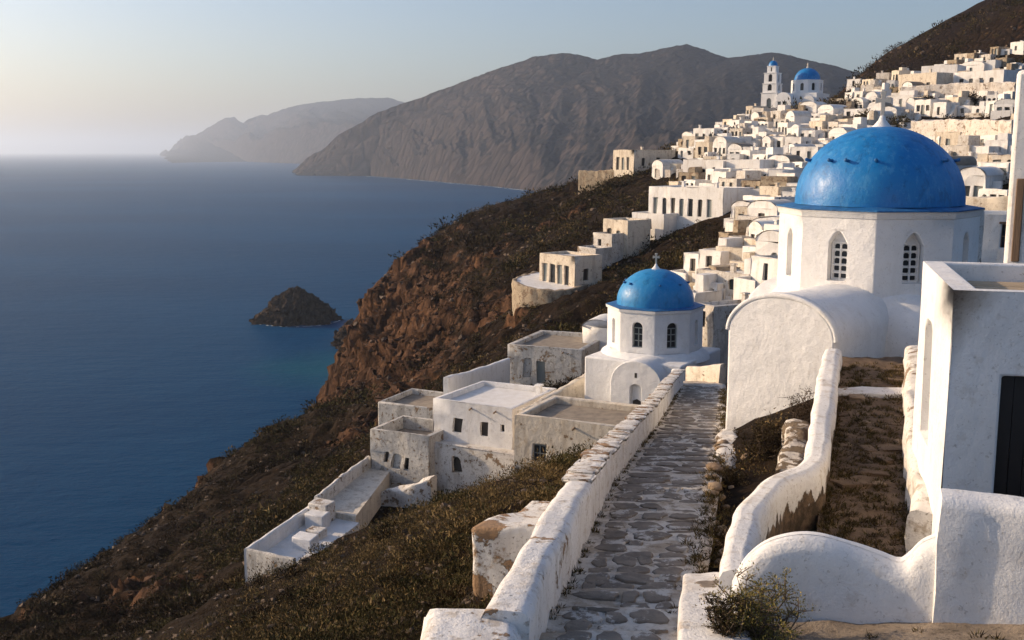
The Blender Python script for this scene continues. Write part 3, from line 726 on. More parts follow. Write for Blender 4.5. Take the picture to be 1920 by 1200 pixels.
def octagon_drum(root, R, z0, z1, wins, rim, mat, wmat, pointed, lattice, dep=.32):
    """eight plastered faces with niches or lattice windows; wins: per face (width, sill, spring, rise, kind)"""
    mb = MB(); oc = octagon(R, 0)
    parts = []
    for k in range(8):
        p0, p1 = oc[k], oc[(k + 1) % 8]; L = math.dist(p0[:2], p1[:2]); wv = wins[k]
        ops = [(L / 2 - wv[0] / 2, L / 2 + wv[0] / 2, z0 + wv[1], z0 + wv[2], wv[3])] if wv else []
        got = panel(mb, p0[:2], p1[:2], z0 - .6, z1, ops, dep, pointed)
        for g in got: parts.append((g, wv[4]))
    drum = mb.build('drum', mat, root, bevel=.05)
    for g, kind in parts:
        if kind == 'blind': pane_obj('blind_niche', g, mat, root); continue
        if lattice:
            win = pane_obj('window', g, M['clean'], root)
            pt, a, b, c0, d0, r, dp = g[1]
            i0, i1 = a + .1, b - .1; nx, nz = 2, 5; zt = d0 + r * .1
            for i in range(nx):
                for j in range(nz):
                    x0 = i0 + (i1 - i0) * i / nx + .035; x1 = i0 + (i1 - i0) * (i + 1) / nx - .035
                    y0 = c0 + .06 + (zt - c0 - .06) * j / nz + .04; y1 = c0 + .06 + (zt - c0 - .06) * (j + 1) / nz - .03
                    mp = MB(); mp.poly(*[pt(x, z, dp - .012) for x, z in ((x0, y0 + .03), (x0 + .03, y0), (x1 - .03, y0), (x1, y0 + .03), (x1, y1 - .05), (x1 - .05, y1), (x0 + .05, y1), (x0, y1 - .05))])
                    mp.build('pane', M['glass'], win, weld=False)
            window_frame((g[0], (pt, a + .04, b - .04, c0 + .005, zt + .05, 0, dp)), win, M['clean'], 1, 4, .055)
        else:
            win = pane_obj('window', g, M['glass'], root)
            window_frame(g, win, M['joinery'], 1, 2, .07)
    return drum

# ------------------------------------------------------------------ the large domed church beside the alley
RC = math.radians(-41.4)
def barrel(mb, hw, spring, rise, a, b, zb, axis='y', n=24, cap0=True, off=0.0):
    """vaulted arm from a to b along the axis: side walls, vault and end wall"""
    rows = []
    for q in np.linspace(a, b, 14):
        prof = [(-hw, zb), (-hw, (zb + spring) / 2), (-hw, spring)] + [(-hw * math.cos(math.pi * k / n), spring + rise * math.sin(math.pi * k / n)) for k in range(1, n)] + [(hw, spring), (hw, (zb + spring) / 2), (hw, zb)]
        rows.append([(s + off, q, z) if axis == 'y' else (q, -s, z) for s, z in prof])
    mb.grid(rows)
    if cap0:
        mb.poly(*rows[0][::-1])
def church():
    root = empty('domed_church', (14.2, 41.6, ZC - 11.0), RC)
    z = lambda v: v + 11.0
    # facade block: vaulted front arm with a raised rim
    mb = MB(); barrel(mb, 1.98, z(-6.15), 1.34, -8.0, -2.6, 0.0, off=.16)
    o = mb.build('vaulted_porch', M['clean'], root, bevel=.10, seg=3, wob=.05, wobs=.5)
    rows = []
    for k in range(29):
        t = math.pi * k / 28; ca, sa = -math.cos(t), math.sin(t)
        x, zz = 2.02 * ca + .16, z(-6.15) + 1.38 * sa
        nx_, nz_ = ca * .8, sa + .15
        rows.append([(x - nx_ * .10, -8.0, zz - nz_ * .10), (x - nx_ * .07, -8.03, zz - nz_ * .07), (x + nx_ * .03, -8.03, zz + nz_ * .03), (x + nx_ * .05, -7.98, zz + nz_ * .05), (x + nx_ * .05, -7.74, zz + nz_ * .05), (x - nx_ * .06, -7.70, zz - nz_ * .06)])
    MB().grid(rows).build('arch_rim', M['clean'], root, smooth=True, wob=.015)
    # side arms, body and swelling shoulder
    mb = MB(); barrel(mb, 2.8, z(-7.0), 1.8, -4.35, 4.6, 0.0, axis='x'); rowsb = None
    mb.build('side_vault', M['clean'], root, bevel=.12, seg=3, wob=.07, wobs=.45)
    mb = MB(); rows = []
    for zz, r, sq in ((0, 3.95, .8), (z(-7.0), 3.95, .8), (z(-6.4), 3.93, .75), (z(-6.0), 3.86, .65), (z(-5.7), 3.75, .5), (z(-5.45), 3.62, .3), (z(-5.25), 3.5, .15), (z(-5.1), 3.36, .05)):
        row = []
        for k in range(64):
            a = 2 * math.pi * k / 64; ex = 1 / max(abs(math.cos(a)), abs(math.sin(a)))
            rr = r * (1 + (min(ex, 1.36) - 1) * sq); row.append((rr * math.cos(a), rr * math.sin(a), zz))
        rows.append(row)
    mb.grid(rows, close_u=True); mb.build('nave_body', M['clean'], root, smooth=True, wob=.05, wobs=.5)
    # drum: face 5 looks along -y (towards the porch)
    Rr = 3.70; lw = (.74, .62, 1.95, .52, 'lattice'); bl = (.62, .55, 2.1, .31, 'blind')
    wins = [bl, lw, bl, lw, bl, lw, lw, bl]
    octagon_drum(root, Rr, z(-5.35), z(-2.42), wins, 0, M['clean'], None, True, True)
    mb = MB()
    for (R0, z0), (R1, z1) in (((Rr, z(-2.42)), (Rr + .05, z(-2.40))), ((Rr + .05, z(-2.40)), (Rr + .10, z(-2.22))), ((Rr + .10, z(-2.22)), (Rr + .16, z(-2.16)))):
        mb.grid([octagon(R0, z0), octagon(R1, z1)], close_u=True)
    mb.build('cornice', M['clean'], root, bevel=.01)
    mb = MB(); mb.grid([octagon(Rr + .10, z(-2.157)), octagon(Rr + .13, z(-2.15)), octagon(Rr + .13, z(-2.11)), octagon(3.0, z(-1.98))], close_u=True); mb.build('blue_eave', M['blue_trim'], root)
    dome = MB().lathe(dome_profile(3.14, z(-2.02), 2.96, 22, .12), 72).build('dome', M['blue'], root, smooth=True, wob=.03, wobs=.7)
    zr = z(-.35); rr = 3.14 * math.sqrt(max(0, 1 - ((-.35 + 1.90) / 2.84) ** 2))
    for a in (-141, -108, -96, -70, -12, 21, 58, 97, 140):
        t = math.radians(a + random.uniform(-4, 4)); ca, sa = math.cos(t), math.sin(t)
        pg = MB().tube([((rr - .08) * ca, (rr - .08) * sa, zr - .01), ((rr + .10) * ca, (rr + .10) * sa, zr), ((rr + .20) * ca, (rr + .20) * sa, zr + .03), ((rr + .23) * ca, (rr + .23) * sa, zr + .03)], [.06, .055, .07, .04], 8)
        pg.build('peg', M['blue_trim'], dome, smooth=True)
    cross_part(root, z(.87), 1.0, M['cross'], face=-RC * 0 + .35)
    return tag(root, 'large white church with big blue dome beside the alley', 'church')
church()

# ------------------------------------------------------------------ the small domed chapel below the path
def chapel():
    RS = math.radians(-30.0)
    root = empty('domed_chapel', (10.85, 80.0, ZC - 19.0), RS)
    z = lambda v: v + 19.0
    mb = MB()
    P = [(-3.75, -4.4), (3.9, -4.4), (3.9, 4.0), (-3.75, 4.0)]
    for k in range(4): panel(mb, P[k], P[(k + 1) % 4], -2.0, z(-15.1))
    mb.quad(*[(x, y, z(-15.1)) for x, y in P])
    mb.build('nave_body', M['clean'], root, bevel=.12, seg=3)
    mb = MB(); rows = []
    for zz, r in ((z(-15.4), 4.2), (z(-15.0), 4.0), (z(-14.8), 3.7), (z(-14.7), 3.45)):
        rows.append([(r * math.cos(2 * math.pi * k / 40), r * math.sin(2 * math.pi * k / 40), zz) for k in range(40)])
    mb.grid(rows, close_u=True); mb.build('shoulder', M['clean'], root, smooth=True)
    # gabled porch with an arched door
    mb = MB(); hw, cx, y0, y1, sp, rs = 2.0, 1.05, -5.9, -3.5, z(-16.7), 1.95
    n = 16; prof = [(cx - hw * math.cos(math.pi * k / n), sp + rs * (math.sin(math.pi * k / n) ** .85)) for k in range(n + 1)]
    rows = [[(cx - hw, y, -2.0)] + [(x, y, zz) for x, zz in prof] + [(cx + hw, y, -2.0)] for y in (y0, (y0 + y1) / 2, y1)]
    mb.grid(rows)
    a, b, c0, d0, r = cx - .42, cx + .42, z(-18.3), z(-16.75), .3
    ap = arch_pts(a, b, d0, r, 8)
    # facade outline minus the doorway: strips left, right, above
    L_ = [q for q in prof if q[0] <= cx + 1e-6]; R_ = [q for q in prof if q[0] >= cx - 1e-6]
    half = len(ap) // 2
    left = [(cx - hw, -2.0), (a, -2.0), (a, c0), (a, d0)] + ap[::-1][1:half + 1] + [q for q in reversed(L_)]
    right = [(cx + hw, -2.0)] + list(reversed(R_)) + ap[::-1][half:-1] + [(b, d0), (b, c0), (b, -2.0)]
    mb.poly(*[(x, y0, zz) for x, zz in left]); mb.poly(*[(x, y0, zz) for x, zz in right])
    mb.poly((a, y0, -2.0), (b, y0, -2.0), (b, y0, c0), (a, y0, c0))
    loop = [(a, c0), (b, c0)] + ap
    for k in range(len(loop)):
        q, w = loop[k], loop[(k + 1) % len(loop)]
        mb.quad((q[0], y0, q[1]), (q[0], y0 + .3, q[1]), (w[0], y0 + .3, w[1]), (w[0], y0, w[1]))
    mb.build('porch', M['clean'], root, bevel=.06, seg=2)
    door = MB().poly(*[(x, y0 + .3, zz) for x, zz in loop]).build('door', M['white'], root, weld=False)
    MB().poly((a + .1, y0 + .285, c0 + .05), (b - .1, y0 + .285, c0 + .05), (b - .1, y0 + .285, c0 + .6), (cx, y0 + .285, c0 + .75), (a + .1, y0 + .285, c0 + .6)).build('door_grille', M['dark'], door, weld=False)
    MB().box(cx - .09, cx + .09, y0 - .012, y0 + .1, z(-15.95), z(-15.6)).build('wall_slot', M['dark'], root)
    Rr = 3.6; w1 = (.82, .62, 2.1, .41, 'glass'); bl = (.62, .62, 2.2, .31, 'blind')
    octagon_drum(root, Rr, z(-14.9), z(-11.75), [bl, w1, bl, w1, bl, w1, w1, bl], 0, M['clean'], None, False, False, dep=.3)
    mb = MB()
    for (R0, z0), (R1, z1) in (((Rr, z(-11.75)), (Rr + .10, z(-11.70))), ((Rr + .10, z(-11.70)), (Rr + .14, z(-11.50)))): mb.grid([octagon(R0, z0), octagon(R1, z1)], close_u=True)
    mb.build('cornice', M['clean'], root)
    MB().grid([octagon(Rr + .08, z(-11.497)), octagon(Rr + .11, z(-11.49)), octagon(Rr + .11, z(-11.45)), octagon(2.7, z(-11.36))], close_u=True).build('blue_eave', M['blue_trim'], root)
    dome = MB().lathe(dome_profile(2.9, z(-11.4), 2.65, 20, .2), 64).build('dome', M['blue_pale'], root, smooth=True, wob=.03, wobs=.7)
    zz = z(-9.75); rr = 2.9 * math.sqrt(1 - (1.45 / 2.45) ** 2)
    for a in (-140, -118, -60, -20, 20, 60, 100, 140, 180):
        t = math.radians(a); ca, sa = math.cos(t), math.sin(t)
        MB().tube([((rr - .1) * ca, (rr - .1) * sa, zz), ((rr + .16) * ca, (rr + .16) * sa, zz + .02), ((rr + .2) * ca, (rr + .2) * sa, zz + .02)], [.07, .08, .05], 8).build('peg', M['blue_trim'], dome, smooth=True)
    cross_part(root, z(-8.78), .86, M['cross'], face=.3)
    return tag(root, 'small white chapel with blue dome below the stepped path', 'chapel')
chapel()

# ------------------------------------------------------------------ weathered houses round the chapel
house('white house with two small square windows and pale flat roof', V(812, 747, 80), math.radians(-28), 6.9, 7.6, 3.9,
      front=[(1.75, 2.55, 1.35, 2.5, 0, 'dark'), (4.15, 4.85, 1.35, 2.45, 0, 'dark'), (5.9, 6.2, 1.35, 1.9, 0, 'dark')], wall='white', roof='roof_white', parapet=.45, bevel=.1, wob=.12, skirt=1.0, spouts=(3.4, 5.5), chimney=[(5.9, 6.4, .35)])
house('ruined storey with one arched hole under the white house', V(806, 829, 78.6), math.radians(-28), 7.4, 2.4, 2.3,
      front=[(2.0, 2.7, .9, 2.0, .3, 'dark')], wall='worn', roof='roof_pale', parapet=.12, bevel=.12, wob=.22, skirt=2.5, name='ruined_house')
house('crumbling grey house with blocked arch, lowest of the cluster', V(694, 803, 80), math.radians(-27), 5.3, 4.6, 4.4,
      front=[(1.95, 2.75, 1.8, 3.0, .3, 'blind'), (1.2, 1.55, 1.7, 2.6, .1, 'dark'), (3.1, 3.5, 1.9, 2.9, 0, 'window')], wall='grey', roof='roof', parapet=1.0, bevel=.1, wob=.2, skirt=4)
house('grey flat-roofed house behind the crumbling grey house', V(708, 753, 90), math.radians(-25), 5.4, 5.8, 2.9, wall='grey', roof='roof', parapet=.5, bevel=.1, wob=.16, skirt=4)
house('sand-coloured house with earth roof and one deep window', V(965, 776, 70), math.radians(-27), 7.9, 6.3, 4.3,
      front=[(1.35, 2.3, 1.95, 3.15, 0, 'window')], wall='cream', roof='roof', parapet=.5, bevel=.1, wob=.14, skirt=2.5, pt_=.42, frames=True, spouts=(4.4,))
house('stained ruin with a dark doorway left of the blue chapel', V(952, 646, 100), math.radians(-22), 7.4, 9.0, 3.7,
      front=[(2.85, 3.75, 1.35, 3.45, 0, 'door'), (1.55, 2.35, 1.2, 3.0, .3, 'blind')], wall='grey', roof='roof', parapet=.4, bevel=.1, wob=.16, skirt=1.5, pt_=.4, spouts=(5.6,), chimney=[(6.2, 7.6, .3)])
house('small rounded white annex between the ruin and the chapel', V(1092, 612, 103), math.radians(-22), 3.0, 4.0, 3.6,
      front=[(2.2, 2.6, 2.2, 2.8, 0, 'dark')], wall='white', roof='roof_white', vault=.7, bevel=.12, wob=.12, skirt=2)

def low_wall(name, label, pts, t, hgt, mat, cat='wall', skirt=1.5, wob=.08, parent=None, seg=.35, rnd=.12, group=None):
    """plastered wall following points on its top; rounded head"""
    P = [Vector(p) for p in pts]; L = [0.0]
    for a, b in zip(P, P[1:]): L.append(L[-1] + (b - a).length)
    n = max(2, int(L[-1] / seg)); rows = []; A = np.array([tuple(p) for p in P])
    cen = [Vector([np.interp(L[-1] * i / n, L, A[:, k]) for k in range(3)]) for i in range(n + 1)]
    for i in range(n + 1):
        p = cen[i]; d = cen[min(i + 1, n)] - cen[max(i - 1, 0)]; d.z = 0; d.normalize(); s = Vector((d.y, -d.x, 0))
        tt = t(i / n) if callable(t) else t; hh = hgt(i / n) if callable(hgt) else hgt; h2 = tt / 2; r = min(rnd, h2 * .8)
        prof = [(-h2, -hh - skirt), (-h2, -hh), (-h2, -hh * .66), (-h2, -hh * .33), (-h2, -r), (-h2 + r * .3, -r * .3), (-h2 + r, 0), (-h2 * .3, .0), (h2 * .3, 0), (h2 - r, 0), (h2 - r * .3, -r * .3), (h2, -r), (h2, -hh * .33), (h2, -hh * .66), (h2, -hh), (h2, -hh - skirt)]
        rows.append([p + s * a + Vector((0, 0, b)) for a, b in prof])
    mb = MB().grid(rows); mb.poly(*rows[0]); mb.poly(*rows[-1][::-1])
    o = mb.build(name, M[mat], parent, smooth=True, wob=wob, wobs=1.1)
    try: o.data.set_sharp_from_angle(angle=math.radians(60))
    except Exception: pass
    if label: tag(o, label, cat, group)
    return o
low_wall('low_parapet', 'white parapet wall rising from the white house to the stained ruin', [V(836, 706, 88), V(880, 696, 92), V(952, 672, 98)], .45, 1.6, 'white', skirt=3)
low_wall('low_parapet', 'cream wall climbing from the sand-coloured house to the chapel', [V(975, 770, 72.5), V(1035, 738, 77), V(1102, 700, 82)], .5, 1.4, 'cream', skirt=3)
low_wall('low_parapet', 'cream wall closing the far end of the stepped path', [V(1292, 688, 64), V(1356, 683, 61)], .5, 1.6, 'cream', skirt=3)
low_wall('low_parapet', 'white wall behind the right side of the small chapel', [V(1296, 640, 86), V(1360, 622, 84)], .5, 2.0, 'village_white', skirt=3)
low_wall('low_parapet', 'rubble edge of white blocks at the foot of the crumbling grey house', [V(700, 925, 77), V(760, 912, 76), V(812, 890, 75.5)], .8, .7, 'worn', skirt=2.5, wob=.35)

# long terrace with a white parapet, lower left
def terrace():
    a, b, e = V(462, 1028, 62), V(592, 940, 70.5), V(692, 862, 80.5)
    root = empty('terrace', (a.x, a.y, a.z - 6), 0)
    inv = Matrix.Translation(-Vector(root.location))
    loc = lambda p: inv @ Vector(p)
    fr = Vector((math.cos(math.radians(-27)), math.sin(math.radians(-27)), 0)); 
    w = 3.6
    low_wall('outer_parapet', None, [loc(a), loc(a + (b - a) * .5), loc(b)], .32, .9, 'white', parent=root, skirt=6, wob=.06)
    low_wall('upper_parapet', None, [loc(b + Vector((.05, .1, .35))), loc(b + (e - b) * .5 + Vector((0, 0, .45))), loc(e + Vector((0, 0, .3)))], .32, 1.2, 'worn', parent=root, skirt=6, wob=.10)
    low_wall('end_parapet', None, [loc(a + Vector((.1, .05, -.02))), loc(a + fr * w * .5), loc(a + fr * w)], .3, 1.6, 'grey', parent=root, skirt=6, wob=.06)  # darker grey plaster puts the shade of this front face into its colour
    mb = MB(); A, B, E = loc(a), loc(b), loc(e); dz = Vector((0, 0, -.95)); 
    dn = Vector((0, 0, -6)); mb.poly(A + dz, A + fr * w + dz, B + fr * w + dz, B + dz); mb.poly(A + fr * w + dz, B + fr * w + dz, B + fr * w + dn, A + fr * w + dn)
    mb.build('lower_floor', M['roof_white'], root)
    mb = MB(); dz = Vector((0, 0, -.55)); dn = Vector((0, 0, -5)); B2, E2 = B + fr * 3.3, E + fr * 2.0; mb.poly(B + dz, B2 + dz, E2 + dz, E + dz); mb.poly(B + dz, B2 + dz, B2 + dn, B + dn); mb.poly(B2 + dz, E2 + dz, E2 + dn, B2 + dn)
    mb.build('upper_floor', M['cream'], root)
    for k, (s, q, hh, ww) in enumerate(((.42, 2.2, .75, 1.5), (.62, 2.0, .55, 1.2), (.80, 1.2, .95, 1.5), (.92, .9, 1.3, 1.6))):
        c0 = A + (B - A) * s + fr * q + Vector((0, 0, -.95)); ax = (B - A).normalized()
        mb = MB(); P = [c0 + fr * sx * ww / 2 + ax * sy * ww * .4 for sx, sy in ((-1, -1), (1, -1), (1, 1), (-1, 1))]
        mb.add([p_ + Vector((0, 0, -.5)) for p_ in P] + [p_ + Vector((0, 0, hh)) for p_ in P], [(0, 1, 5, 4), (1, 2, 6, 5), (2, 3, 7, 6), (3, 0, 4, 7), (4, 5, 6, 7)])
        mb.build('step_block', M['worn' if k % 2 else 'white'], root, bevel=.08, wob=.08)
    return tag(root, 'long whitewashed terrace with parapet and block steps low on the slope', 'terrace')
terrace()

# ------------------------------------------------------------------ foreground: stepped path
def smooth_pts(pts, n=8):
    P = [Vector(p) for p in pts]; P = [P[0] * 2 - P[1]] + P + [P[-1] * 2 - P[-2]]; out_ = []
    for i in range(1, len(P) - 2):
        a, b, c0, d = P[i - 1], P[i], P[i + 1], P[i + 2]
        for k in range(n):
            t = k / n
            out_.append(.5 * ((2 * b) + (c0 - a) * t + (2 * a - 5 * b + 4 * c0 - d) * t * t + (3 * b - a - 3 * c0 + d) * t ** 3))
    return out_ + [P[-2]]
STEP = 1.04
def tread(y, x=0.0):
    """height of the path: shallow ramped treads"""
    yy = y + .07 * math.sin(x * 1.7 + y * .6); f = (yy / STEP) % 1.0
    ramp = max(0.0, (f - .88) / .12)
    return path_z(y) + .115 * (f - ramp) - .045
mb = MB(); rows = []
for y in np.arange(8.5, 62.5, .10):
    a, b = path_edges(y); row = []
    for i in range(31):
        t = i / 30; x = a - .25 + (b + .30 - a + .25) * t
        e = max(0, t - .93) * 14 * .18
        row.append((x, y, tread(y, x) + .030 * n3((x, y, 0), 1.6) + .016 * n3((x, y, 3), 5.2) - e * .6))
    rows.append(row)
mb.grid(rows)
path = mb.build('stepped_path', M['joint'], smooth=True, weld=False)
tag(path, 'whitewashed stone path stepping down beside the low wall', 'path', kind='structure')
def stone_mesh(seed, n=18):
    r0 = random.Random(seed); ring = []
    ph = [r0.uniform(0, 6.28) for _ in range(4)]; ex = r0.uniform(2.2, 5.0)
    for k in range(n):
        a = 2 * math.pi * k / n; ca, sa = math.cos(a), math.sin(a)
        r = 1.0 / ((abs(ca) ** ex + abs(sa) ** ex) ** (1 / ex)) * r0.uniform(.88, 1.07)
        r *= 1 + .10 * math.sin(2 * a + ph[0]) + .08 * math.sin(3 * a + ph[1]) + .05 * math.sin(5 * a + ph[2])
        ring.append((r * ca, r * sa))
    mb = MB(); rows = []
    for s, z in ((1.02, -.05), (1.0, -.006), (.96, .006), (.80, .010), (.4, .006)):
        rows.append([(x * s, y * s, z + .006 * math.sin(7 * x + seed) * (s < 1)) for x, y in ring])
    mb.grid(rows, close_u=True); mb.poly(*rows[-1])
    return mb.mesh('flagstone', M['flag'], smooth=True)
STONES = [stone_mesh(k) for k in range(24)]
rs = random.Random(5); count = 0
rowk = 0
while count < 296:
    y = (10 + rowk // 2 + (.20, .62)[rowk % 2]) * STEP; rowk += 1
    if y > 58: break
    a, b = path_edges(y); wdt = b - a - .28; nst = rs.choice((3, 3, 4)) if y < 25 else rs.choice((2, 3, 3)) if y < 36 else rs.choice((1, 2, 2))
    cuts = sorted([0, 1] + [min(.93, max(.07, (k + 1) / nst + rs.uniform(-.13, .13))) for k in range(nst - 1)])
    for c0, c1 in zip(cuts, cuts[1:]):
        if rs.random() < .06: continue
        w = (c1 - c0) * wdt; x = a + .20 + (c0 + c1) / 2 * wdt; gap = rs.uniform(.025, .07)
        dep = rs.uniform(.36, .52) if y < 30 else rs.uniform(.34, .46)
        yy = y + rs.uniform(-.07, .07) - (x - a) * .06
        o = bpy.data.objects.new('flagstone', STONES[rs.randrange(24)]); link(o, path); count += 1
        z0, z1 = tread(yy - .1, x), tread(yy + .1, x)
        if abs(z1 - z0) > .05: yy -= .12; z0, z1 = tread(yy - .1, x), tread(yy + .1, x)
        o.location = (x, yy, (z0 + z1) / 2 + .020 + rs.uniform(-.006, .008))
        o.rotation_euler = (math.atan2(z1 - z0, .2) * .8, rs.uniform(-.02, .02), -.08 + rs.uniform(-.16, .16))
        o.scale = (max(.12, w / 2 - gap), dep / 2, 1.0)

# the wall along the path
pw = empty('path_wall', (0, 13, path_z(13)))
off = -Vector(pw.location)
def wall_run(y0, y1, hf, n, xo=-.28):
    return [Vector((path_edges(y)[0] + xo, y, path_z(y) + hf(y))) + off for y in np.linspace(y0, y1, n)]
hn = lambda y: float(np.interp(y, [11, 13, 15, 18, 22, 25.2], [.58, .72, .90, 1.0, .98, .92]))
low_wall('near_section', None, wall_run(12.3, 25.1, hn, 40), .56, 1.1, 'walltop', parent=pw, skirt=1.8, wob=.055, seg=.14, rnd=.13)
hf = lambda y: float(np.interp(y, [25, 26, 40, 61], [.84, .86, .84, .86]))
low_wall('far_section', None, wall_run(25.25, 61, hf, 60, -.31), .56, 1.1, 'walltop', parent=pw, skirt=2.2, wob=.05, seg=.2, rnd=.10)
# squared pier at the near end and the rubble buttress
mb = MB(); x0, x1, y0, y1, zt, zb = -1.12, .10, 10.6, 12.75, ZC - 5.66, ZC - 8.2
nx, ny = 14, 20; g = []
for j in range(ny + 1):
    row = []
    for i in range(nx + 1):
        x = x0 + (x1 - x0) * i / nx; yq = y0 + (y1 - y0) * j / ny
        e = min(i / nx * (x1 - x0), (1 - i / nx) * (x1 - x0), (1 - j / ny) * (y1 - y0)); r = .22
        dz = -(r - math.sqrt(max(0, r * r - (r - e) ** 2))) if e < r else 0
        row.append(Vector((x, yq, zt + dz * .8)) + off)
    g.append(row)
mb.grid(g)
for edge in ([r[0] for r in g], [r[-1] for r in g], g[-1], g[0]): mb.grid([edge, [p_ + Vector((0, 0, -.9)) for p_ in edge], [p_ + Vector((0, 0, -2.4)) for p_ in edge]])
mb.build('end_pier', M['walltop'], pw, smooth=True, wob=.045, wobs=1.4)
def chunk(parent, name, corners_top, zb, mat, bevel=.12, wob=.1, cuts=4):
    """block from four top corners down to zb, subdivided and roughened"""
    me = bpy.data.meshes.new(name); bm = bmesh.new()
    t = [bm.verts.new(p) for p in corners_top]; b = [bm.verts.new((p[0], p[1], zb)) for p in corners_top]
    bm.faces.new(t); bm.faces.new(b[::-1])
    for k in range(4): bm.faces.new((t[k], b[k], b[(k + 1) % 4], t[(k + 1) % 4]))
    bmesh.ops.recalc_face_normals(bm, faces=bm.faces)
    bmesh.ops.bevel(bm, geom=bm.edges[:], offset=bevel, segments=3, affect='EDGES', profile=.6)
    bmesh.ops.subdivide_edges(bm, edges=[e for e in bm.edges if e.calc_length() > .3], cuts=cuts, use_grid_fill=True)
    for v in bm.verts: v.co += Vector((n3(v.co, 1.7, 2), n3(v.co, 1.7, 9), n3(v.co, 1.7, 17))) * wob + Vector((n3(v.co, 5, 2), n3(v.co, 5, 9), n3(v.co, 5, 17))) * wob * .3
    bm.to_mesh(me); bm.free(); me.materials.append(M[mat]); me.polygons.foreach_set('use_smooth', [True] * len(me.polygons))
    return link(bpy.data.objects.new(name, me), parent)
bt = [V(884, 985, 17.0), V(962, 1002, 16.6), V(1000, 952, 20.2), V(985, 950, 20.6)]
bt = [Vector((-.70, 17.1, ZC - 6.22)), Vector((.62, 16.7, ZC - 6.15)), Vector((1.05, 20.0, ZC - 6.75)), Vector((.35, 19.9, ZC - 6.72))]
chunk(pw, 'buttress', [p_ + off for p_ in bt], ZC - 8.6 + off.z, 'coping', .14, .10)
rs = random.Random(9); y = 20.5; k = 0
def coping_mesh(seed):
    r0 = random.Random(seed); me = bpy.data.meshes.new('coping_stone'); bm = bmesh.new()
    bmesh.ops.create_cube(bm, size=1.0); bmesh.ops.bevel(bm, geom=bm.edges[:], offset=.09, segments=2, affect='EDGES')
    bmesh.ops.subdivide_edges(bm, edges=bm.edges[:], cuts=1, use_grid_fill=True)
    for v in bm.verts: v.co += Vector((r0.uniform(-1, 1), r0.uniform(-1, 1), r0.uniform(-1, 1))) * .035
    bm.to_mesh(me); bm.free(); me.materials.append(M['coping']); me.polygons.foreach_set('use_smooth', [True] * len(me.polygons)); return me
COPS = [coping_mesh(k) for k in range(8)]
while y < 60.5:
    L = rs.uniform(.6, 1.15); x = path_edges(y)[0] - .29; hh = hn(y) if y < 25.1 else hf(y)
    if not 24.8 < y < 25.6:
        o = bpy.data.objects.new('coping_stone', COPS[rs.randrange(8)]); link(o, pw)
        o.location = Vector((x + rs.uniform(-.03, .03), y, path_z(y) + hh - .012 + rs.uniform(-.01, .01))) + off
        o.scale = (rs.uniform(.54, .62), L * .98, rs.uniform(.08, .12)); o.rotation_euler = (-.148 + rs.uniform(-.015, .015), rs.uniform(-.02, .02), -.20 + rs.uniform(-.025, .025))
    y += L + rs.uniform(.0, .10)
tag(pw, 'long low whitewashed wall with worn coping along the stepped path', 'wall')

# kerb slab at the bottom right of the path
kb = empty('kerb_slab', (2.6, 14, path_z(14)))
ko = -Vector(kb.location)
chunk(kb, 'plaster_top', [p_ + ko for p_ in (Vector((2.02, 12.3, ZC - 6.05)), Vector((3.0, 12.3, ZC - 6.0)), Vector((3.3, 15.7, ZC - 6.42)), Vector((2.62, 15.7, ZC - 6.44)))], ZC - 7.4 + ko.z, 'walltop', .08, .05)
for x, y, w in ((2.98, 15.0, .22), (2.92, 14.4, .26), (2.84, 13.8, .22)):
    o = bpy.data.objects.new('inset_stone', STONES[int(y * 10) % 14]); link(o, kb); o.location = Vector((x, y, ZC - 6.05 - (y - 12.3) * .113 + .015)) + ko; o.scale = (w, w * .8, 1); o.rotation_euler = (-.11, 0, .2)
tag(kb, 'low whitewashed kerb slab at the bottom right edge of the path', 'kerb')

# ------------------------------------------------------------------ garden walls round the alley
sw = [V(1562, 655, 33), V(1553, 700, 29.5), V(1543, 770, 25.4), V(1533, 835, 22.4), V(1520, 868, 21.0), V(1488, 884, 20.4), V(1448, 902, 19.6), V(1418, 932, 18.4), V(1398, 975, 17.0), V(1386, 1030, 15.6), V(1380, 1070, 14.7)]
sw = [Vector((p_.x, p_.y, p_.z)) for p_ in sw]
g1 = empty('winding_wall', (5.0, 18, ZC - 7.3)); go = -Vector(g1.location)
low_wall('plastered_run', None, [p_ + go for p_ in smooth_pts(sw)], lambda t: .50 if t > .4 else .56, 1.15, 'winding', parent=g1, skirt=1.8, wob=.06, seg=.12, rnd=.15)
tag(g1, 'winding white wall separating the path bank from the brown alley', 'wall')
wv = [V(1372, 1092, 14.35), V(1400, 1046, 14.3), V(1440, 1014, 14.2), V(1490, 1000, 14.1), V(1540, 1002, 14.0), V(1600, 1020, 13.9), V(1650, 1040, 13.8), V(1685, 1052, 13.72), V(1705, 1040, 13.68), V(1728, 1018, 13.62), V(1752, 1006, 13.56), V(1776, 1002, 13.5)]
g2 = empty('wavy_wall', (5, 13.6, ZC - 6.7)); go = -Vector(g2.location)
low_wall('wavy_run', None, [p_ + go for p_ in smooth_pts(wv)], .52, 1.25, 'rough', parent=g2, skirt=1.2, wob=.05, seg=.08, rnd=.20)
low_wall('raised_run', None, [p_ + go for p_ in [V(1762, 922, 13.5), V(1800, 924, 13.42), V(1860, 932, 13.3), V(1930, 944, 13.1), V(2060, 966, 12.8), V(2200, 990, 12.4)]], .55, 1.9, 'rough', parent=g2, skirt=1.2, wob=.05, seg=.1, rnd=.13)
tag(g2, 'wavy-topped thick white wall in the right foreground', 'wall')
st = low_wall('low_parapet', 'short worn white stub wall at the foot of the large church porch', [V(1368, 803, 35.5), V(1366, 830, 32.5), V(1362, 866, 29.3)], .75, .9, 'worn', skirt=1.5, wob=.14, seg=.2, rnd=.2)
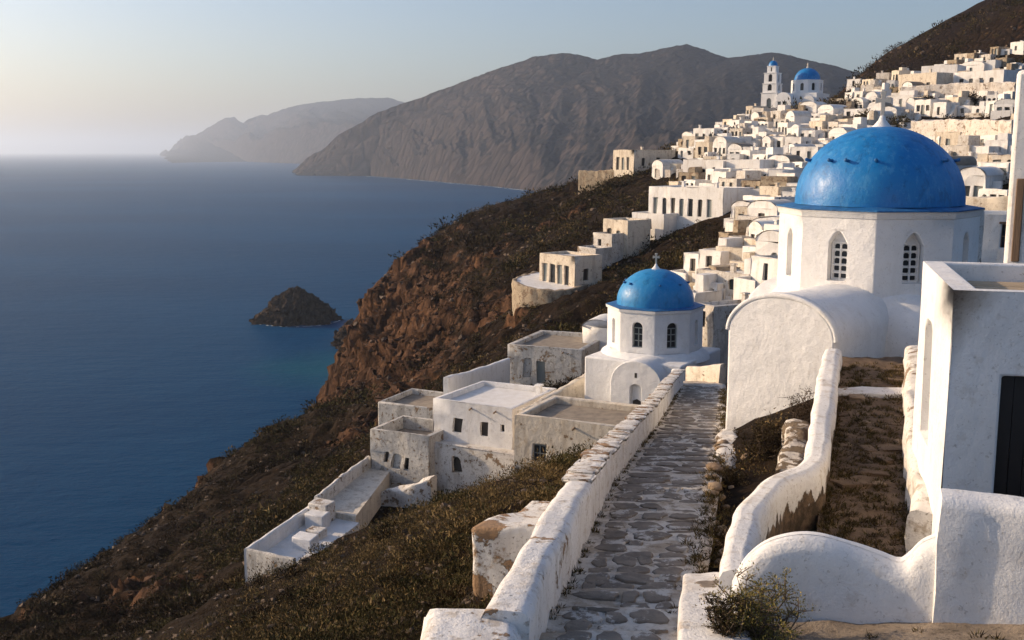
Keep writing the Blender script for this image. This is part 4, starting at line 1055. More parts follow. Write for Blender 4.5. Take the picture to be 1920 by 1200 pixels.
low_wall('low_parapet', 'crumbling brown bank wall beside the thorn bush below the porch', [V(1500, 790, 29.0), V(1496, 835, 25.8), V(1478, 885, 22.8)], .7, .9, 'bank', skirt=1.5, wob=.22, seg=.18, rnd=.2)
low_wall('low_parapet', 'rough plastered kerb wall on the right side of the alley', [V(1716, 645, 33.0), V(1718, 700, 28.6), V(1724, 780, 24.2), V(1734, 880, 20.4), V(1740, 960, 18.0)], .55, .85, 'worn', skirt=1.5, wob=.14, seg=.2, rnd=.14)

# alley with rough steps
def alley_x(y): return 5.35 + (y - 18) * .315, 8.15 + (y - 18) * .295
def alley_z(y): return ZC - 7.28 + max(0, y - 20) * .042
mb = MB(); rows = []
for y in np.arange(14.6, 34.2, .11):
    a, b = alley_x(y); row = []
    for i in range(27):
        x = a + (b - a) * i / 26; f = ((y + .2 * n3((x, y * .3, 0), 1.0)) / .95) % 1
        row.append((x, y, alley_z(y) + .09 * (f - max(0, (f - .85) / .15)) + .05 * n3((x, y, 0), 1.5) + .035 * n3((x, y, 5), 4.5)))
    rows.append(row)
mb.grid(rows); alley = mb.build('alley', M['alley'], smooth=True, weld=False)
tag(alley, 'narrow brown stone alley climbing to the large church', 'alley', kind='structure')
rs = random.Random(21)
def slab_mesh(seed):
    r0 = random.Random(seed); me = bpy.data.meshes.new('step_stone'); bm = bmesh.new()
    bmesh.ops.create_cube(bm, size=1.0); bmesh.ops.bevel(bm, geom=bm.edges[:], offset=.10, segments=1, affect='EDGES')
    bmesh.ops.subdivide_edges(bm, edges=bm.edges[:], cuts=1, use_grid_fill=True)
    for v in bm.verts: v.co += Vector((r0.uniform(-1, 1), r0.uniform(-1, 1), r0.uniform(-1, 1))) * .06
    bm.to_mesh(me); bm.free(); me.materials.append(M['stone'] if seed % 4 == 0 else M['alley']); return me
SL = [slab_mesh(k) for k in range(8)]
y = 18.6
while y < 33.4:
    a, b = alley_x(y); cur = a + rs.uniform(.05, .4)
    while cur < b - .15:
        w = min(rs.uniform(.22, .85), b - .05 - cur)
        if w > .16 and rs.random() < .42:
            o = bpy.data.objects.new('step_stone', SL[rs.randrange(8)]); link(o, alley)
            yq = y + rs.uniform(-.22, .22)
            o.location = (cur + w / 2, yq, alley_z(yq) + .03 + rs.uniform(-.05, .04)); o.scale = (w * .95, rs.uniform(.22, .55), rs.uniform(.09, .15)); o.rotation_euler = (rs.uniform(-.10, .06), rs.uniform(-.07, .07), rs.uniform(-.3, .3))
        cur += w + rs.uniform(.0, .12)
    y += rs.uniform(.62, .95)
a, b = alley_x(29.6)
chunk(alley, 'white_riser', [Vector((a + .1, 29.3, alley_z(29.3) + .16)), Vector((b - .1, 29.3, alley_z(29.3) + .15)), Vector((b - .1, 30.0, alley_z(30) + .15)), Vector((a + .1, 30.0, alley_z(30) + .16))], alley_z(29) - .2, 'walltop', .05, .06)

# ------------------------------------------------------------------ right foreground house with the black door
nh = house('white house with black door and boarded roof at right edge', V(1790, 545, 17), math.radians(-15.5), 5.6, 5.0, 3.75,
           front=[(.80, 1.85, 1.36, 3.7, 0, 'black')], left=[(2.55, 3.75, .95, 3.3, .25, 'blind')], wall='rough', roof='roof', parapet=.42, bevel=.06, wob=.05, skirt=1.6, pt_=.40)
bd = .80
for q_ in range(5):
    MB().box(bd + .003, bd + .207, .155, .205, .02, 2.37).build('door_board', M['black_door'], nh, bevel=.008); bd += .21
MB().tube([(1.68, .155, 1.05), (1.68, .09, 1.05), (1.68, .09, 1.2), (1.68, .155, 1.2)], .012, 6).build('door_handle', M['bronze'], nh)
k = 0; yy = .42
while yy < 4.55:
    wv_ = .17; mb = MB(); L0, L1 = .43, 5.17
    mb.box(L0 + random.uniform(0, .03), L1 - random.uniform(0, .03), yy, yy + wv_ - .012, 3.75 - .40, 3.75 - .345 + random.uniform(-.012, .012)); mb.build('roof_board', M['board'], nh, bevel=.008); yy += wv_
th = house('tall white house cut by the right edge behind the boarded roof', V(1908, 128, 26), math.radians(-27), 5, 5, 8.2, wall='village_white', roof='roof', bevel=.1, wob=.12, skirt=2)
MB().box(.16, .34, -.10, .02, 3.6, 5.6).build('shutter_post', M['wood'], th, bevel=.02)
gh = house('shaded white house with green shuttered window right of the big dome', V(1836, 402, 62), math.radians(-18), 5.5, 5, 3.6, front=[(1.25, 2.05, .55, 1.95, 0, 'window')], wall='village_white', roof='roof_pale', bevel=.08, wob=.1, skirt=3, fmat='wood', frames=True)
MB().box(1.1, 2.2, -.06, .05, 3.08, 3.2).build('lintel', M['wood'], gh)
low_wall('gate_pillar', 'narrow white pillar against the drum of the large church', [V(1822, 396, 58), V(1842, 396, 57.6)], .6, 3.2, 'worn', cat='pillar', skirt=3)

# loose stones along the right edge of the path
rs = random.Random(3)
def boulder_mesh(seed):
    me = bpy.data.meshes.new('loose_stone'); bm = bmesh.new(); bmesh.ops.create_icosphere(bm, subdivisions=2, radius=.5)
    for v in bm.verts: v.co *= 1 + .35 * n3(v.co, 2.2, seed) + .15 * n3(v.co, 5, seed)
    bm.to_mesh(me); bm.free(); me.materials.append(M['stone']); me.polygons.foreach_set('use_smooth', [True] * len(me.polygons)); return me
BL = [boulder_mesh(k * 3.3) for k in range(6)]
for k in range(26):
    y = rs.uniform(16.5, 33); a, b = path_edges(y); x = b + rs.uniform(-.05, .9) * (1 if y < 30 else .4); s = rs.uniform(.16, .42)
    zg = ground(x, y)[0]; zp = tread(y, x) if x < b + .25 else -1e9
    o = link(bpy.data.objects.new('edging_stone', BL[rs.randrange(6)]), path); o.location = (x, y, max(zg, zp) + s * .12); o.scale = (s, s * rs.uniform(.7, 1.2), s * .6); o.rotation_euler = (rs.uniform(-.3, .3), rs.uniform(-.3, .3), rs.uniform(0, 6))

# trodden gravel in front of the wavy wall
m = Mat('trodden gravel')
c_ = m.mix(m.ramp(m.noise(1.6, 9, .7), .36, .64), (.20, .155, .11), (.34, .27, .20))
c_ = m.mix(m.ramp(m.noise(9, 8, .74), .52, .64, 0, .8), c_, (.08, .058, .04))
M['gravel'] = m.done(c_, .95, m.bump(m.noise(16, 8, .72), 1.0, .05))
rows = []
for y in np.arange(9.6, 13.75, .12):
    rows.append([(x, y, max(ground(x, y)[0], ZC - 6.35) + .04 + .03 * n3((x, y, 0), 2.2) + .015 * n3((x, y, 0), 7)) for x in np.arange(3.35, 13.0, .12)])
gv = MB().grid(rows).build('gravel_yard', M['gravel'], smooth=True, weld=False)
tag(gv, 'trodden brown gravel in front of the wavy white wall', 'gravel', kind='structure')

# ------------------------------------------------------------------ hilltop church with bell tower
def hilltop_church():
    p = V(1490, 210, 262); root = empty('hilltop_church', (p.x, p.y, p.z), math.radians(-35))
    W = M['clean']
    mb = MB(); P = [(-2.6, -2.6), (6.2, -2.6), (6.2, 6.2), (-2.6, 6.2)]
    panes = []
    for k in range(4): panes += panel(mb, P[k], P[(k + 1) % 4], -3, 4.3, [(3.4, 4.0, 1.5, 2.3, .25), (6.0, 6.9, .3, 1.9, .4)] if k < 2 else [], .3)
    mb.quad(*[(x, y, 4.3) for x, y in P]); mb.build('nave_body', W, root, bevel=.1)
    for g in panes: pane_obj('window', g, M['dark'], root)
    mb = MB(); hw, y0 = 2.0, -5.6; n = 12
    prof = [(-.9 - hw * math.cos(math.pi * k / n), 2.7 + 1.75 * math.sin(math.pi * k / n)) for k in range(n + 1)]
    rows = [[(-.9 - hw, y, -3)] + [(x, y, z) for x, z in prof] + [(-.9 + hw, y, -3)] for y in (y0, -4, -2.4)]
    mb.grid(rows); mb.poly((-2.9, y0, 2.7), *[(x, y0, z) for x, z in prof[1:-1]], (1.1, y0, 2.7))
    pn_ = panel(mb, (-2.9, y0), (1.1, y0), -3, 2.7, [(.7, 1.5, .3, 2.3, 0), (2.1, 2.9, .3, 2.3, 0)], .3)
    mb.build('porch', W, root, bevel=.06)
    for g in pn_: pane_obj('door', g, M['joinery'], root)
    mb = MB(); barrel(mb, 1.3, 2.6, 1.0, -1.2, -3.6, -3, axis='y', n=12, cap0=False, off=4.6)
    mb.poly(*[(4.6 - 1.3 * math.cos(math.pi * k / 12), -3.6, 2.6 + math.sin(math.pi * k / 12)) for k in range(13)], (5.9, -3.6, -3), (3.3, -3.6, -3)); mb.build('side_apse', W, root, bevel=.05)
    # drum and dome
    d = empty('dome_root'); bpy.data.objects.remove(d)
    mb = MB(); R = 3.75; oc = [(x + 2.0, y + 2.2, 0) for x, y, _ in octagon(R, 0)]; pp = []
    for k in range(8):
        L = math.dist(oc[k], oc[(k + 1) % 8]); pp += panel(mb, oc[k][:2], oc[(k + 1) % 8][:2], 4.0, 7.5, [(L / 2 - .42, L / 2 + .42, 5.0, 6.35, .4)], .3)
    mb.quad(*[(x, y, 7.5) for x, y, _ in oc]); mb.build('drum', W, root)
    for g in pp: pane_obj('window', g, M['glass'], root)
    MB().lathe([(3.05, 7.45)] + [(3.05 * math.cos(math.pi / 2 * k / 12), 7.55 + 2.85 * math.sin(math.pi / 2 * k / 12)) for k in range(12)] + [(.02, 10.4)], 40, 2.0, 2.2).build('dome', M['blue'], root, smooth=True)
    MB().lathe([(.35, 10.3), (.28, 10.6), (.16, 11.0), (.22, 11.3), (.05, 11.7)], 10, 2.0, 2.2).build('finial', M['cross'], root, smooth=True)
    # bell tower
    cx, cy = -4.6, -3.2
    tiers = [(1.95, -3, 4.5, (1.2, .6, 2.6, .6)), (1.75, 4.5, 6.7, (1.05, 5.0, 6.0, .45)), (1.55, 6.7, 9.2, (.95, 7.1, 8.4, .45)), (1.05, 9.2, 10.8, (.4, 9.5, 10.3, .2))]
    for q, (s, z0, z1, (w, a, b, r)) in enumerate(tiers):
        mb = MB(); P = [(cx - s, cy - s), (cx + s, cy - s), (cx + s, cy + s), (cx - s, cy + s)]; got = []
        for k in range(4): got += panel(mb, P[k], P[(k + 1) % 4], z0, z1 - .18, [(s - w / 2, s + w / 2, a, b, r)], .35)
        mb.grid([[(x, y, z1 - .18) for x, y in P], [(cx + (x - cx) * 1.07, cy + (y - cy) * 1.07, z1 - .15) for x, y in P], [(cx + (x - cx) * 1.07, cy + (y - cy) * 1.07, z1) for x, y in P]], close_u=True)
        mb.poly(*[(cx + (x - cx) * 1.07, cy + (y - cy) * 1.07, z1) for x, y in P])
        t = mb.build('tower_tier', W, root)
        for g in got: pane_obj('arch_opening', g, M['dark'] if q else M['joinery'], t)
    MB().lathe([(1.1, 10.78)] + [(1.08 * math.cos(math.pi / 2 * k / 8), 10.85 + 1.25 * math.sin(math.pi / 2 * k / 8)) for k in range(8)] + [(.02, 12.1)], 24, cx, cy).build('tower_dome', M['blue'], root, smooth=True)
    MB().lathe([(.18, 12.0), (.1, 12.3), (.14, 12.6), (.03, 13.0)], 8, cx, cy).build('tower_finial', M['cross'], root, smooth=True)
    return tag(root, 'white hilltop church with bell tower and two blue domes', 'church')
hilltop_church()

# ------------------------------------------------------------------ village houses that can be told apart
FOOT = []
def vh(label, px, py, Y, deg, w, d, h, **kw):
    kw.setdefault('wall', 'village_white'); kw.setdefault('roof', 'roof_pale'); kw.setdefault('bevel', .07); kw.setdefault('wob', .14); kw.setdefault('skirt', 4)
    deg -= 14; w *= 1.1
    p = V(px, py, Y); FOOT.append((p.x + math.cos(math.radians(deg)) * w / 2 - math.sin(math.radians(deg)) * d / 2, Y + math.sin(math.radians(deg)) * w / 2 + math.cos(math.radians(deg)) * d / 2, math.hypot(w, d) / 2))
    return house(label, p, math.radians(deg), w, d, h, **kw)
def doors(x0, n, step, w, hi, lo, r=0.0, kinds=('door',)):
    return [(x0 + k * step, x0 + k * step + w, hi, lo, r if k % 2 else 0, kinds[k % len(kinds)]) for k in range(n)]
vh('lone white house with arched openings at the far seaward end of the village', 1150, 281, 222, -42, 6.0, 11, 4.4, front=doors(1.0, 3, 1.6, .9, 1.5, 4.0, .4, ('dark', 'door')), right=[(2, 2.9, 1.6, 3.2, 0, 'dark'), (6, 7, 1.6, 3.2, 0, 'dark')], wall='village_cream', chimney=[(2, 6, .5)])
vh('long white house with a row of seven tall doors', 1217, 349, 152, -33, 11.6, 7, 4.1, front=doors(.8, 7, 1.55, .75, 1.55, 3.95, .3, ('door', 'window', 'dark')), chimney=[(3, 4, .6), (8, 5, .5)])
vh('white wing with small arches right of the seven-door house', 1350, 352, 149, -20, 10, 6, 3.9, front=doors(1.0, 5, 1.8, .8, 1.6, 3.6, .35, ('dark', 'door')))
vh('broad white house with a blank parapet above the seven-door house', 1281, 299, 182, -27, 13, 6, 3.9, front=doors(1.0, 5, 2.4, .9, 1.5, 3.6, .3, ('dark', 'window')), chimney=[(5, 3, .5)])
vh('white house wing above the small arches, left of the big dome', 1400, 318, 176, -24, 10, 6, 3.4, front=doors(1.2, 4, 2.2, .9, 1.4, 3.2, .3, ('dark',)))
vh('small cream house with arched door on the seaward edge above the scrub', 1131, 410, 146, -38, 4.4, 4.2, 3.5, front=[(.8, 1.7, 1.2, 3.4, .4, 'dark'), (2.6, 3.5, 1.4, 3.3, .4, 'door')], wall='village_cream')
vh('small white cube house stepping down left of the cream arched house', 1112, 436, 144, -35, 3.2, 3.5, 2.6, front=[(1, 1.6, .9, 2.2, 0, 'dark')], wall='village_grey')
vh('lowest small grey cube house on the seaward stair of houses', 1082, 462, 140, -35, 3.2, 3.0, 2.0, wall='village_grey')
vh('low white block joining the cream arched house to the seven-door house', 1185, 398, 150, -30, 5.0, 5, 2.4, front=[(2.6, 3.4, .8, 2.2, 0, 'dark')])
vh('square house with four tall openings on a stone terrace', 1012, 474, 132, -36, 5.8, 4.6, 4.1, front=doors(.5, 4, 1.32, .85, 1.25, 3.7, 0, ('door', 'window')), right=[(1.4, 2.2, 1.6, 3.0, 0, 'dark')], wall='village_cream', skirt=2)
tr = empty('stone_terrace', tuple(V(1000, 540, 128)))
to = -Vector(tr.location)
arc = smooth_pts([V(1006, 508, 138), V(972, 518, 134), V(964, 524, 131), V(984, 536, 128), V(1030, 542, 126), V(1075, 540, 126), V(1100, 530, 129)])
low_wall('terrace_wall', None, [p_ + to for p_ in arc], .5, 2.2, 'village_stone', parent=tr, skirt=2.5, wob=.2)
MB().poly(*[p_ + to + Vector((0, 0, -.12)) for p_ in arc]).build('terrace_floor', M['roof_white'], tr, weld=False)
tag(tr, 'curved rubble terrace under the house with four openings', 'terrace')
low_wall('terrace_revetment', 'tan rubble terrace below the lone seaward house', [V(1086, 319, 228), V(1120, 320, 225), V(1153, 318, 222)], .7, 2.6, 'village_stone', cat='terrace', skirt=2.5, wob=.25)
vh('cream house with arched openings directly right of the small chapel dome', 1322, 500, 103, -30, 6.6, 6, 4.2, front=doors(1.2, 4, 1.3, .75, 1.9, 4.1, .35, ('dark', 'door')), wall='village_cream', roof='roof')
vh('long white house with dark doors above the cream arched house, beside the drum', 1342, 462, 110, -28, 8.6, 6, 3.4, front=doors(.8, 5, 1.5, .8, 1.2, 3.2, .3, ('dark', 'door', 'window')), roof='roof', wall='village_cream')
vh('white vaulted house beside the left edge of the big drum', 1402, 425, 118, -28, 5.6, 5, 3.6, front=doors(.7, 3, 1.5, .8, 1.3, 3.3, .3, ('dark',)), vault=1.2, roof='roof_white')
vh('white house low beside the left edge of the big drum', 1396, 486, 97, -26, 6.0, 5, 3.9, front=doors(.6, 4, 1.3, .7, 1.5, 3.6, .3, ('dark', 'door')))
vh('small white hut on the slope between the two domes', 1300, 536, 99, -30, 3.0, 3.0, 2.6, front=[(1, 1.7, .8, 2.3, .3, 'dark')])
vh('low cream hut just right of the small blue dome', 1290, 508, 112, -25, 3.2, 3.5, 2.2, wall='village_cream')
vh('tall cream house with chimney high on the right slope', 1686, 140, 262, -44, 9.5, 6, 5.0, front=doors(1.0, 5, 1.7, .9, 2.2, 4.6, .3, ('dark', 'window')), chimney=[(6.5, 3, .9)], wall='village_cream')
vh('white house with blank shaded end above the tall cream house', 1728, 124, 275, -25, 8, 7, 4.2, wall='village_white')
vh('long white house under the brown ridge near the right edge', 1790, 136, 255, -40, 11, 6, 4.2, front=doors(1.2, 4, 2.5, 1.0, 1.6, 3.8, .3, ('dark', 'window')))
def rw(label, pts, hgt, mat='village_worn'):
    q = [V(*p_) for p_ in pts]; low_wall('retaining_terrace', label, q, .8, hgt, mat, cat='terrace', skirt=3, wob=.3, seg=.6)
rw('long white retaining wall above the right half of the big dome', [(1712, 226, 176), (1780, 224, 170), (1902, 226, 158)], 3.0)
rw('long pale retaining wall halfway up the right slope', [(1690, 164, 232), (1790, 156, 226), (1905, 154, 216)], 2.6)
rw('stained white retaining wall touching the right side of the big dome', [(1770, 322, 118), (1840, 324, 114), (1912, 328, 110)], 3.0)
rw('rubbly cream retaining wall below the stained wall, right of the dome', [(1790, 366, 92), (1850, 370, 90), (1915, 368, 88)], 2.8, 'village_cream')
rw('low white wall beneath the hilltop church', [(1418, 211, 252), (1480, 212, 250), (1555, 205, 254)], 1.8)

# ------------------------------------------------------------------ rows of smaller houses up the slope
ORD = ['first', 'second', 'third', 'fourth', 'fifth', 'sixth', 'seventh', 'eighth', 'ninth', 'tenth', 'eleventh', 'twelfth', 'thirteenth', 'fourteenth', 'fifteenth', 'sixteenth', 'seventeenth', 'eighteenth']
ROWS = [  # phrase, left px, right px, base line left, base line right
    ('row touching the seven-door roof', 1262, 1500, 366, 384),
    ('row crowning the seven-door house', 1290, 1500, 352, 362),
    ('row at the blank-parapet feet', 1300, 1510, 338, 346),
    ('row behind the blank parapet', 1310, 1500, 312, 326),
    ('row two above the blank parapet', 1285, 1520, 296, 306),
    ('row three above the blank parapet', 1278, 1545, 280, 290),
    ('row four above the blank parapet', 1290, 1560, 268, 276),
    ('row five above the blank parapet', 1330, 1580, 256, 262),
    ('row below the hilltop scrub', 1345, 1640, 244, 248),
    ('row second below the hilltop church', 1372, 1650, 234, 236),
    ('topmost row under the hilltop church', 1392, 1640, 225, 224),
    ('row right of the hilltop church', 1572, 1720, 206, 202),
    ('row level with the hilltop drum', 1590, 1740, 193, 190),
    ('row level with the hilltop dome', 1625, 1740, 180, 174),
    ('row above the big dome cross', 1640, 1720, 232, 222),
    ('upper row under the pale wall', 1700, 1900, 186, 188),
    ('lower row under the pale wall', 1690, 1900, 204, 204),
    ('row on top of the pale wall', 1740, 1905, 158, 150),
    ('second row above the pale wall', 1760, 1910, 138, 128),
    ('highest row under the ridge', 1800, 1915, 120, 104),
    ('row atop the white retaining wall', 1706, 1900, 218, 215),
    ('upper row under the white retaining wall', 1735, 1905, 274, 268),
    ('middle row under the white retaining wall', 1745, 1905, 292, 288),
    ('lower row under the white retaining wall', 1758, 1905, 312, 306),
    ('row on the stained wall', 1780, 1905, 328, 330),
    ('row left of the big drum', 1400, 1462, 452, 455),
    ('row between the two domes', 1286, 1345, 592, 560),
    ('lower row between the two domes', 1318, 1352, 622, 612),
    ('row by the seven-door terrace', 1420, 1475, 410, 414),
    ('row under the big drum edge', 1405, 1462, 520, 516),
    ('upper row of huts beside the drum', 1392, 1462, 426, 428),
    ('fourth row of huts beside the drum', 1372, 1462, 468, 474),
    ('row of huts under the cream arched house', 1304, 1362, 574, 556),
    ('row of huts above the small chapel dome', 1296, 1352, 520, 526),
    ('lowest row of huts beside the drum', 1385, 1462, 536, 534),
    ('row of huts right of the seven-door wing', 1440, 1500, 392, 396),
    ('row in the scrub left of the parapet house', 1232, 1290, 330, 322),
    ('row above the lone seaward house', 1240, 1300, 282, 272),
    ('row climbing beside the hilltop stairs', 1300, 1400, 262, 232),
    ('row in the gap left of the dome cross', 1560, 1650, 262, 258),
    ('row in the gap below the dome cross', 1540, 1640, 278, 274),
    ('row right of the dome cross', 1668, 1735, 262, 268),
    ('row on the saddle below the ridge', 1600, 1700, 168, 152),
    ('row midway up the right slope', 1760, 1905, 172, 168),
    ('row at the foot of the right slope', 1770, 1905, 352, 352),
    ('row just over the green-shuttered house', 1795, 1905, 384, 388),
    ('row under the long white house doors', 1355, 1462, 478, 492),
    ('row beside the vaulted house', 1395, 1470, 436, 440),
]
rv = random.Random(77)
for phrase, xa, xb, ya_, yb_ in ROWS:
    x = xa; specs = []
    while x < xb:
        t = (x - xa) / (xb - xa); p = hit(x, ya_ + (yb_ - ya_) * t + rv.uniform(-5, 5))
        if p.y > 330: x += 12; continue
        w = rv.uniform(2.0, 4.4) * (1 if p.y > 120 else .8) * (1.7 if rv.random() < .12 else 1); specs.append((x, p, w)); x += w * .74 * FPX / p.y + rv.uniform(-4, 9)
    for k, (x, p, w) in enumerate(specs):
        h = rv.uniform(1.7, 3.3); d = rv.uniform(3.0, 6.0); deg = rv.choice((-62, -56, -50, -66, -42)) + rv.uniform(-6, 6)
        style = rv.choice(('white', 'white', 'white', 'cream', 'grey', 'vault', 'white', 'white', 'white', 'cream', 'tan'))
        wall = {'white': 'village_white', 'cream': 'village_cream', 'grey': 'village_grey', 'vault': 'village_white', 'tan': 'village_stone'}[style]
        n = rv.choice((0, 1, 1, 2, 2, 3)); ops = []
        if n:
            st_ = (w - .4) / n
            for q in range(n):
                ww = min(rv.uniform(.6, .95), st_ - .25); a = .3 + st_ * q + (st_ - ww) / 2 * rv.uniform(.6, 1.3)
                a = min(a, w - ww - .2); kd = rv.choice(('dark', 'door', 'door', 'window')); lo = h - .1 if kd == 'door' else h - rv.uniform(.5, 1.0)
                ops.append((a, a + ww, h - 2.15 if h > 2.6 else .55, max(lo, (h - 2.15 if h > 2.6 else .55) + .8), rv.choice((0, 0, .25)), kd))
        rop = [(d * .35, d * .35 + .7, .8, 1.7, 0, 'dark')] if rv.random() < .45 else []
        vt = rv.uniform(.7, 1.2) if style == 'vault' else 0
        desc = {'white': 'flat-roofed white house', 'cream': 'cream-washed house', 'grey': 'weathered grey-white house', 'vault': 'white barrel-vaulted house', 'tan': 'tan rubble house'}[style]
        lab = f'{desc}, {ORD[k]} from left in {phrase}'
        r = math.radians(deg)
        FOOT.append((p.x, p.y, math.hypot(w, d) / 2))
        hs = house(lab, (p.x - math.cos(r) * w / 2, p.y - math.sin(r) * w / 2, p.z + h), r, w, d, h, front=ops, right=rop, wall=wall,
              roof=rv.choice(('roof_pale', 'roof_white', 'roof_pale', 'roof')), parapet=rv.uniform(.2, .5), bevel=0, wob=.16, skirt=4, vault=vt, group='small village houses in rows up the slope',
              chimney=[(rv.uniform(.6, w - .6), rv.uniform(.8, d - .6), rv.uniform(.3, .7))] if rv.random() < .35 and not vt else None)
        if rv.random() < .5:
            cw_ = MB(); hh = rv.uniform(.6, 1.1); dd = rv.uniform(1.0, 2.0)
            cw_.box(-.1, w * rv.uniform(.7, 1.1), -dd - .25, -dd, -2.5, hh); cw_.box(-.1, .15, -dd + .001, -.02, -2.5, hh - .003)
            cw_.build('courtyard_wall', M[rv.choice((wall, 'village_white', 'village_worn'))], hs, wob=.12)
        if rv.random() < .3 and not vt:
            rw_ = rv.uniform(.9, w * .5); x0_ = rv.uniform(.1, w - rw_ - .1); MB().box(x0_, x0_ + rw_, d * .45, d - .1, h - .3, h + rv.uniform(.7, 1.7), .05).build('roof_hut', M[wall], hs, wob=.1)
        if rv.random() < .22:
            sm = MB(); ns = 6
            for q in range(ns): sm.box(w + .02, w + .9, .2 + q * .32, .2 + (q + 1) * .32 - .002 * (q < ns - 1), -2.0, .25 + q * h / ns * .9)
            sm.build('stair', M['village_white'], hs)

# ------------------------------------------------------------------ vegetation
m = Mat('dry scrub leaves')
t = m.n('ShaderNodeAttribute', attribute_name='tint').outputs['Fac']
cr = m.n('ShaderNodeValToRGB', {0: t}); el = cr.color_ramp.elements
el[0].position = 0.0; el[0].color = (.020, .013, .007, 1); el[1].position = 1.0; el[1].color = (.23, .16, .07, 1)
for ps, cl in ((.25, (.052, .033, .016, 1)), (.45, (.042, .036, .014, 1)), (.62, (.068, .060, .020, 1)), (.8, (.120, .076, .030, 1))):
    e = el.new(ps); e.color = cl
M['scrub'] = m.done(cr.outputs[0], .85, Specular_IOR_Level=.08)
m = Mat('golden broom leaves')
t = m.n('ShaderNodeAttribute', attribute_name='tint').outputs['Fac']
M['bush'] = m.done(m.mix(m.ramp(t, .3, .85), (.10, .085, .022), (.30, .235, .06)), .7, Specular_IOR_Level=.25)
m = Mat('twig bark'); M['twig'] = m.done(m.mix(m.noise(8, 4), (.06, .04, .025), (.14, .095, .06)), .9)
def leaf_cloud(cent, radius, up, n, leaf, seed, asp=.26):
    """n thin leaf triangles round each centre; vectorised. cent (k,3), radius (k,), leaf (k,)"""
    r = np.random.default_rng(seed); k = len(cent); N = k * n
    d = r.normal(size=(N, 3)); d[:, 2] = np.abs(d[:, 2]) * 1.1 + .05; d /= np.linalg.norm(d, axis=1)[:, None]
    rad = np.repeat(radius, n) * (r.random(N) ** .45)
    base = np.repeat(cent, n, 0) + d * rad[:, None] * np.array([1, 1, up])
    dirv = d + r.normal(size=(N, 3)) * .55; dirv[:, 2] += .35; dirv /= np.linalg.norm(dirv, axis=1)[:, None]
    side = np.cross(dirv, r.normal(size=(N, 3))); side /= np.linalg.norm(side, axis=1)[:, None] + 1e-9
    L = np.repeat(leaf, n) * r.uniform(.6, 1.4, N)
    a = base - side * (L * asp)[:, None]; b = base + side * (L * asp)[:, None]; c0 = base + dirv * L[:, None]
    return np.stack([a, b, c0], 1).reshape(-1, 3), np.arange(N * 3).reshape(-1, 3)
# scrub cover on the open slopes
rs_ = np.random.default_rng(4); pts = []; rad = []; tnt = []
foot = np.array([(a, b, c0) for a, b, c0 in FOOT] + [(q[0], q[1], q[2] * 1.05) for q in PADS[:10]] + [(14.2, 41.6, 6.5), (9.5, 36, 4.0), (8.8, 18.5, 3.2), (12, 24, 4)])
ter = [V(500, 1000, 64), V(590, 942, 70), V(650, 895, 76)]
_rk = BVHTree
def rock_at(x, y):
    i = int(np.searchsorted(gx, x)); j = int(np.searchsorted(gy, y)); return float(rockm[min(j, len(gy) - 1), min(i, len(gx) - 1)])
def scatter(want, ylo, yhi):
    pts, rad, tnt = [], [], []; tries = 0
    while len(pts) < want and tries < want * 6:
        tries += 1
        Yq = math.exp(rs_.uniform(math.log(ylo), math.log(yhi))); xq = rs_.uniform(-.55, .56) * Yq
        if Yq < 62:
            a, b = path_edges(Yq)
            if a - .75 < xq < b + .12: continue
            if 14 < Yq < 35 and 4.3 + (Yq - 18) * .32 < xq: continue
            if Yq < 14.6 and xq > 1.9: continue
            if -1.3 < xq < .4 and Yq < 12.9: continue
            if -.9 < xq < 1.2 and 16.5 < Yq < 20.3: continue
        if ((foot[:, 0] - xq) ** 2 + (foot[:, 1] - Yq) ** 2 < (foot[:, 2] * .92) ** 2).any(): continue
        z, nn = ground(xq, Yq)
        if z < 6: continue
        if abs(nn.z) < .62 and rs_.random() < .6: continue
        if rs_.random() < rock_at(xq, Yq) * .82: continue
        if Yq < 36 and path_edges(Yq)[1] < xq and rs_.random() < .8: continue
        den = n3((xq, Yq, 0), .09, 2) + .7 * n3((xq, Yq, 0), .33, 7)
        if rs_.random() > .68 + den * 1.4: continue
        if xq > Yq * .17 + 14 and Yq > 75 and rs_.random() < .35: continue
        if 58 < Yq < 84 and any((w_.x - .8 < xq < w_.x + 4.6) and abs(w_.y - Yq - 1) < 5 for w_ in ter): continue
        pts.append((xq, Yq, z - .03)); rad.append((.12 + .0030 * Yq ** 1.03) * min(3.2, math.exp(rs_.normal() * .50 - .12)) * (1 + .7 * max(0, den))); g_ = n3((xq, Yq, 0), .05, 5)
        tnt.append(np.clip((.50 if Yq < 66 and xq > -14 else .36) + g_ * .6 + rs_.normal() * .19, 0, 1))
    return np.array(pts), np.array(rad), np.array(tnt)
vs_, fs_, ts_ = [], [], []; nb_ = 0
for want, ylo, yhi, nl, lf, l0, sd in ((10500, 11.0, 75.0, 92, .105, .020, 8), (20000, 60.0, 345.0, 44, .19, .03, 9)):
    pts, rad, tnt = scatter(want, ylo, yhi)
    vv, ff = leaf_cloud(pts, rad, .7, nl, rad * lf + l0, sd, .17 if ylo < 20 else .26)
    vs_.append(vv); fs_.append(ff + nb_); nb_ += len(vv)
    ts_.append(np.repeat(np.clip(np.repeat(tnt, nl) + rs_.normal(size=len(pts) * nl) * .12, 0, 1), 3))
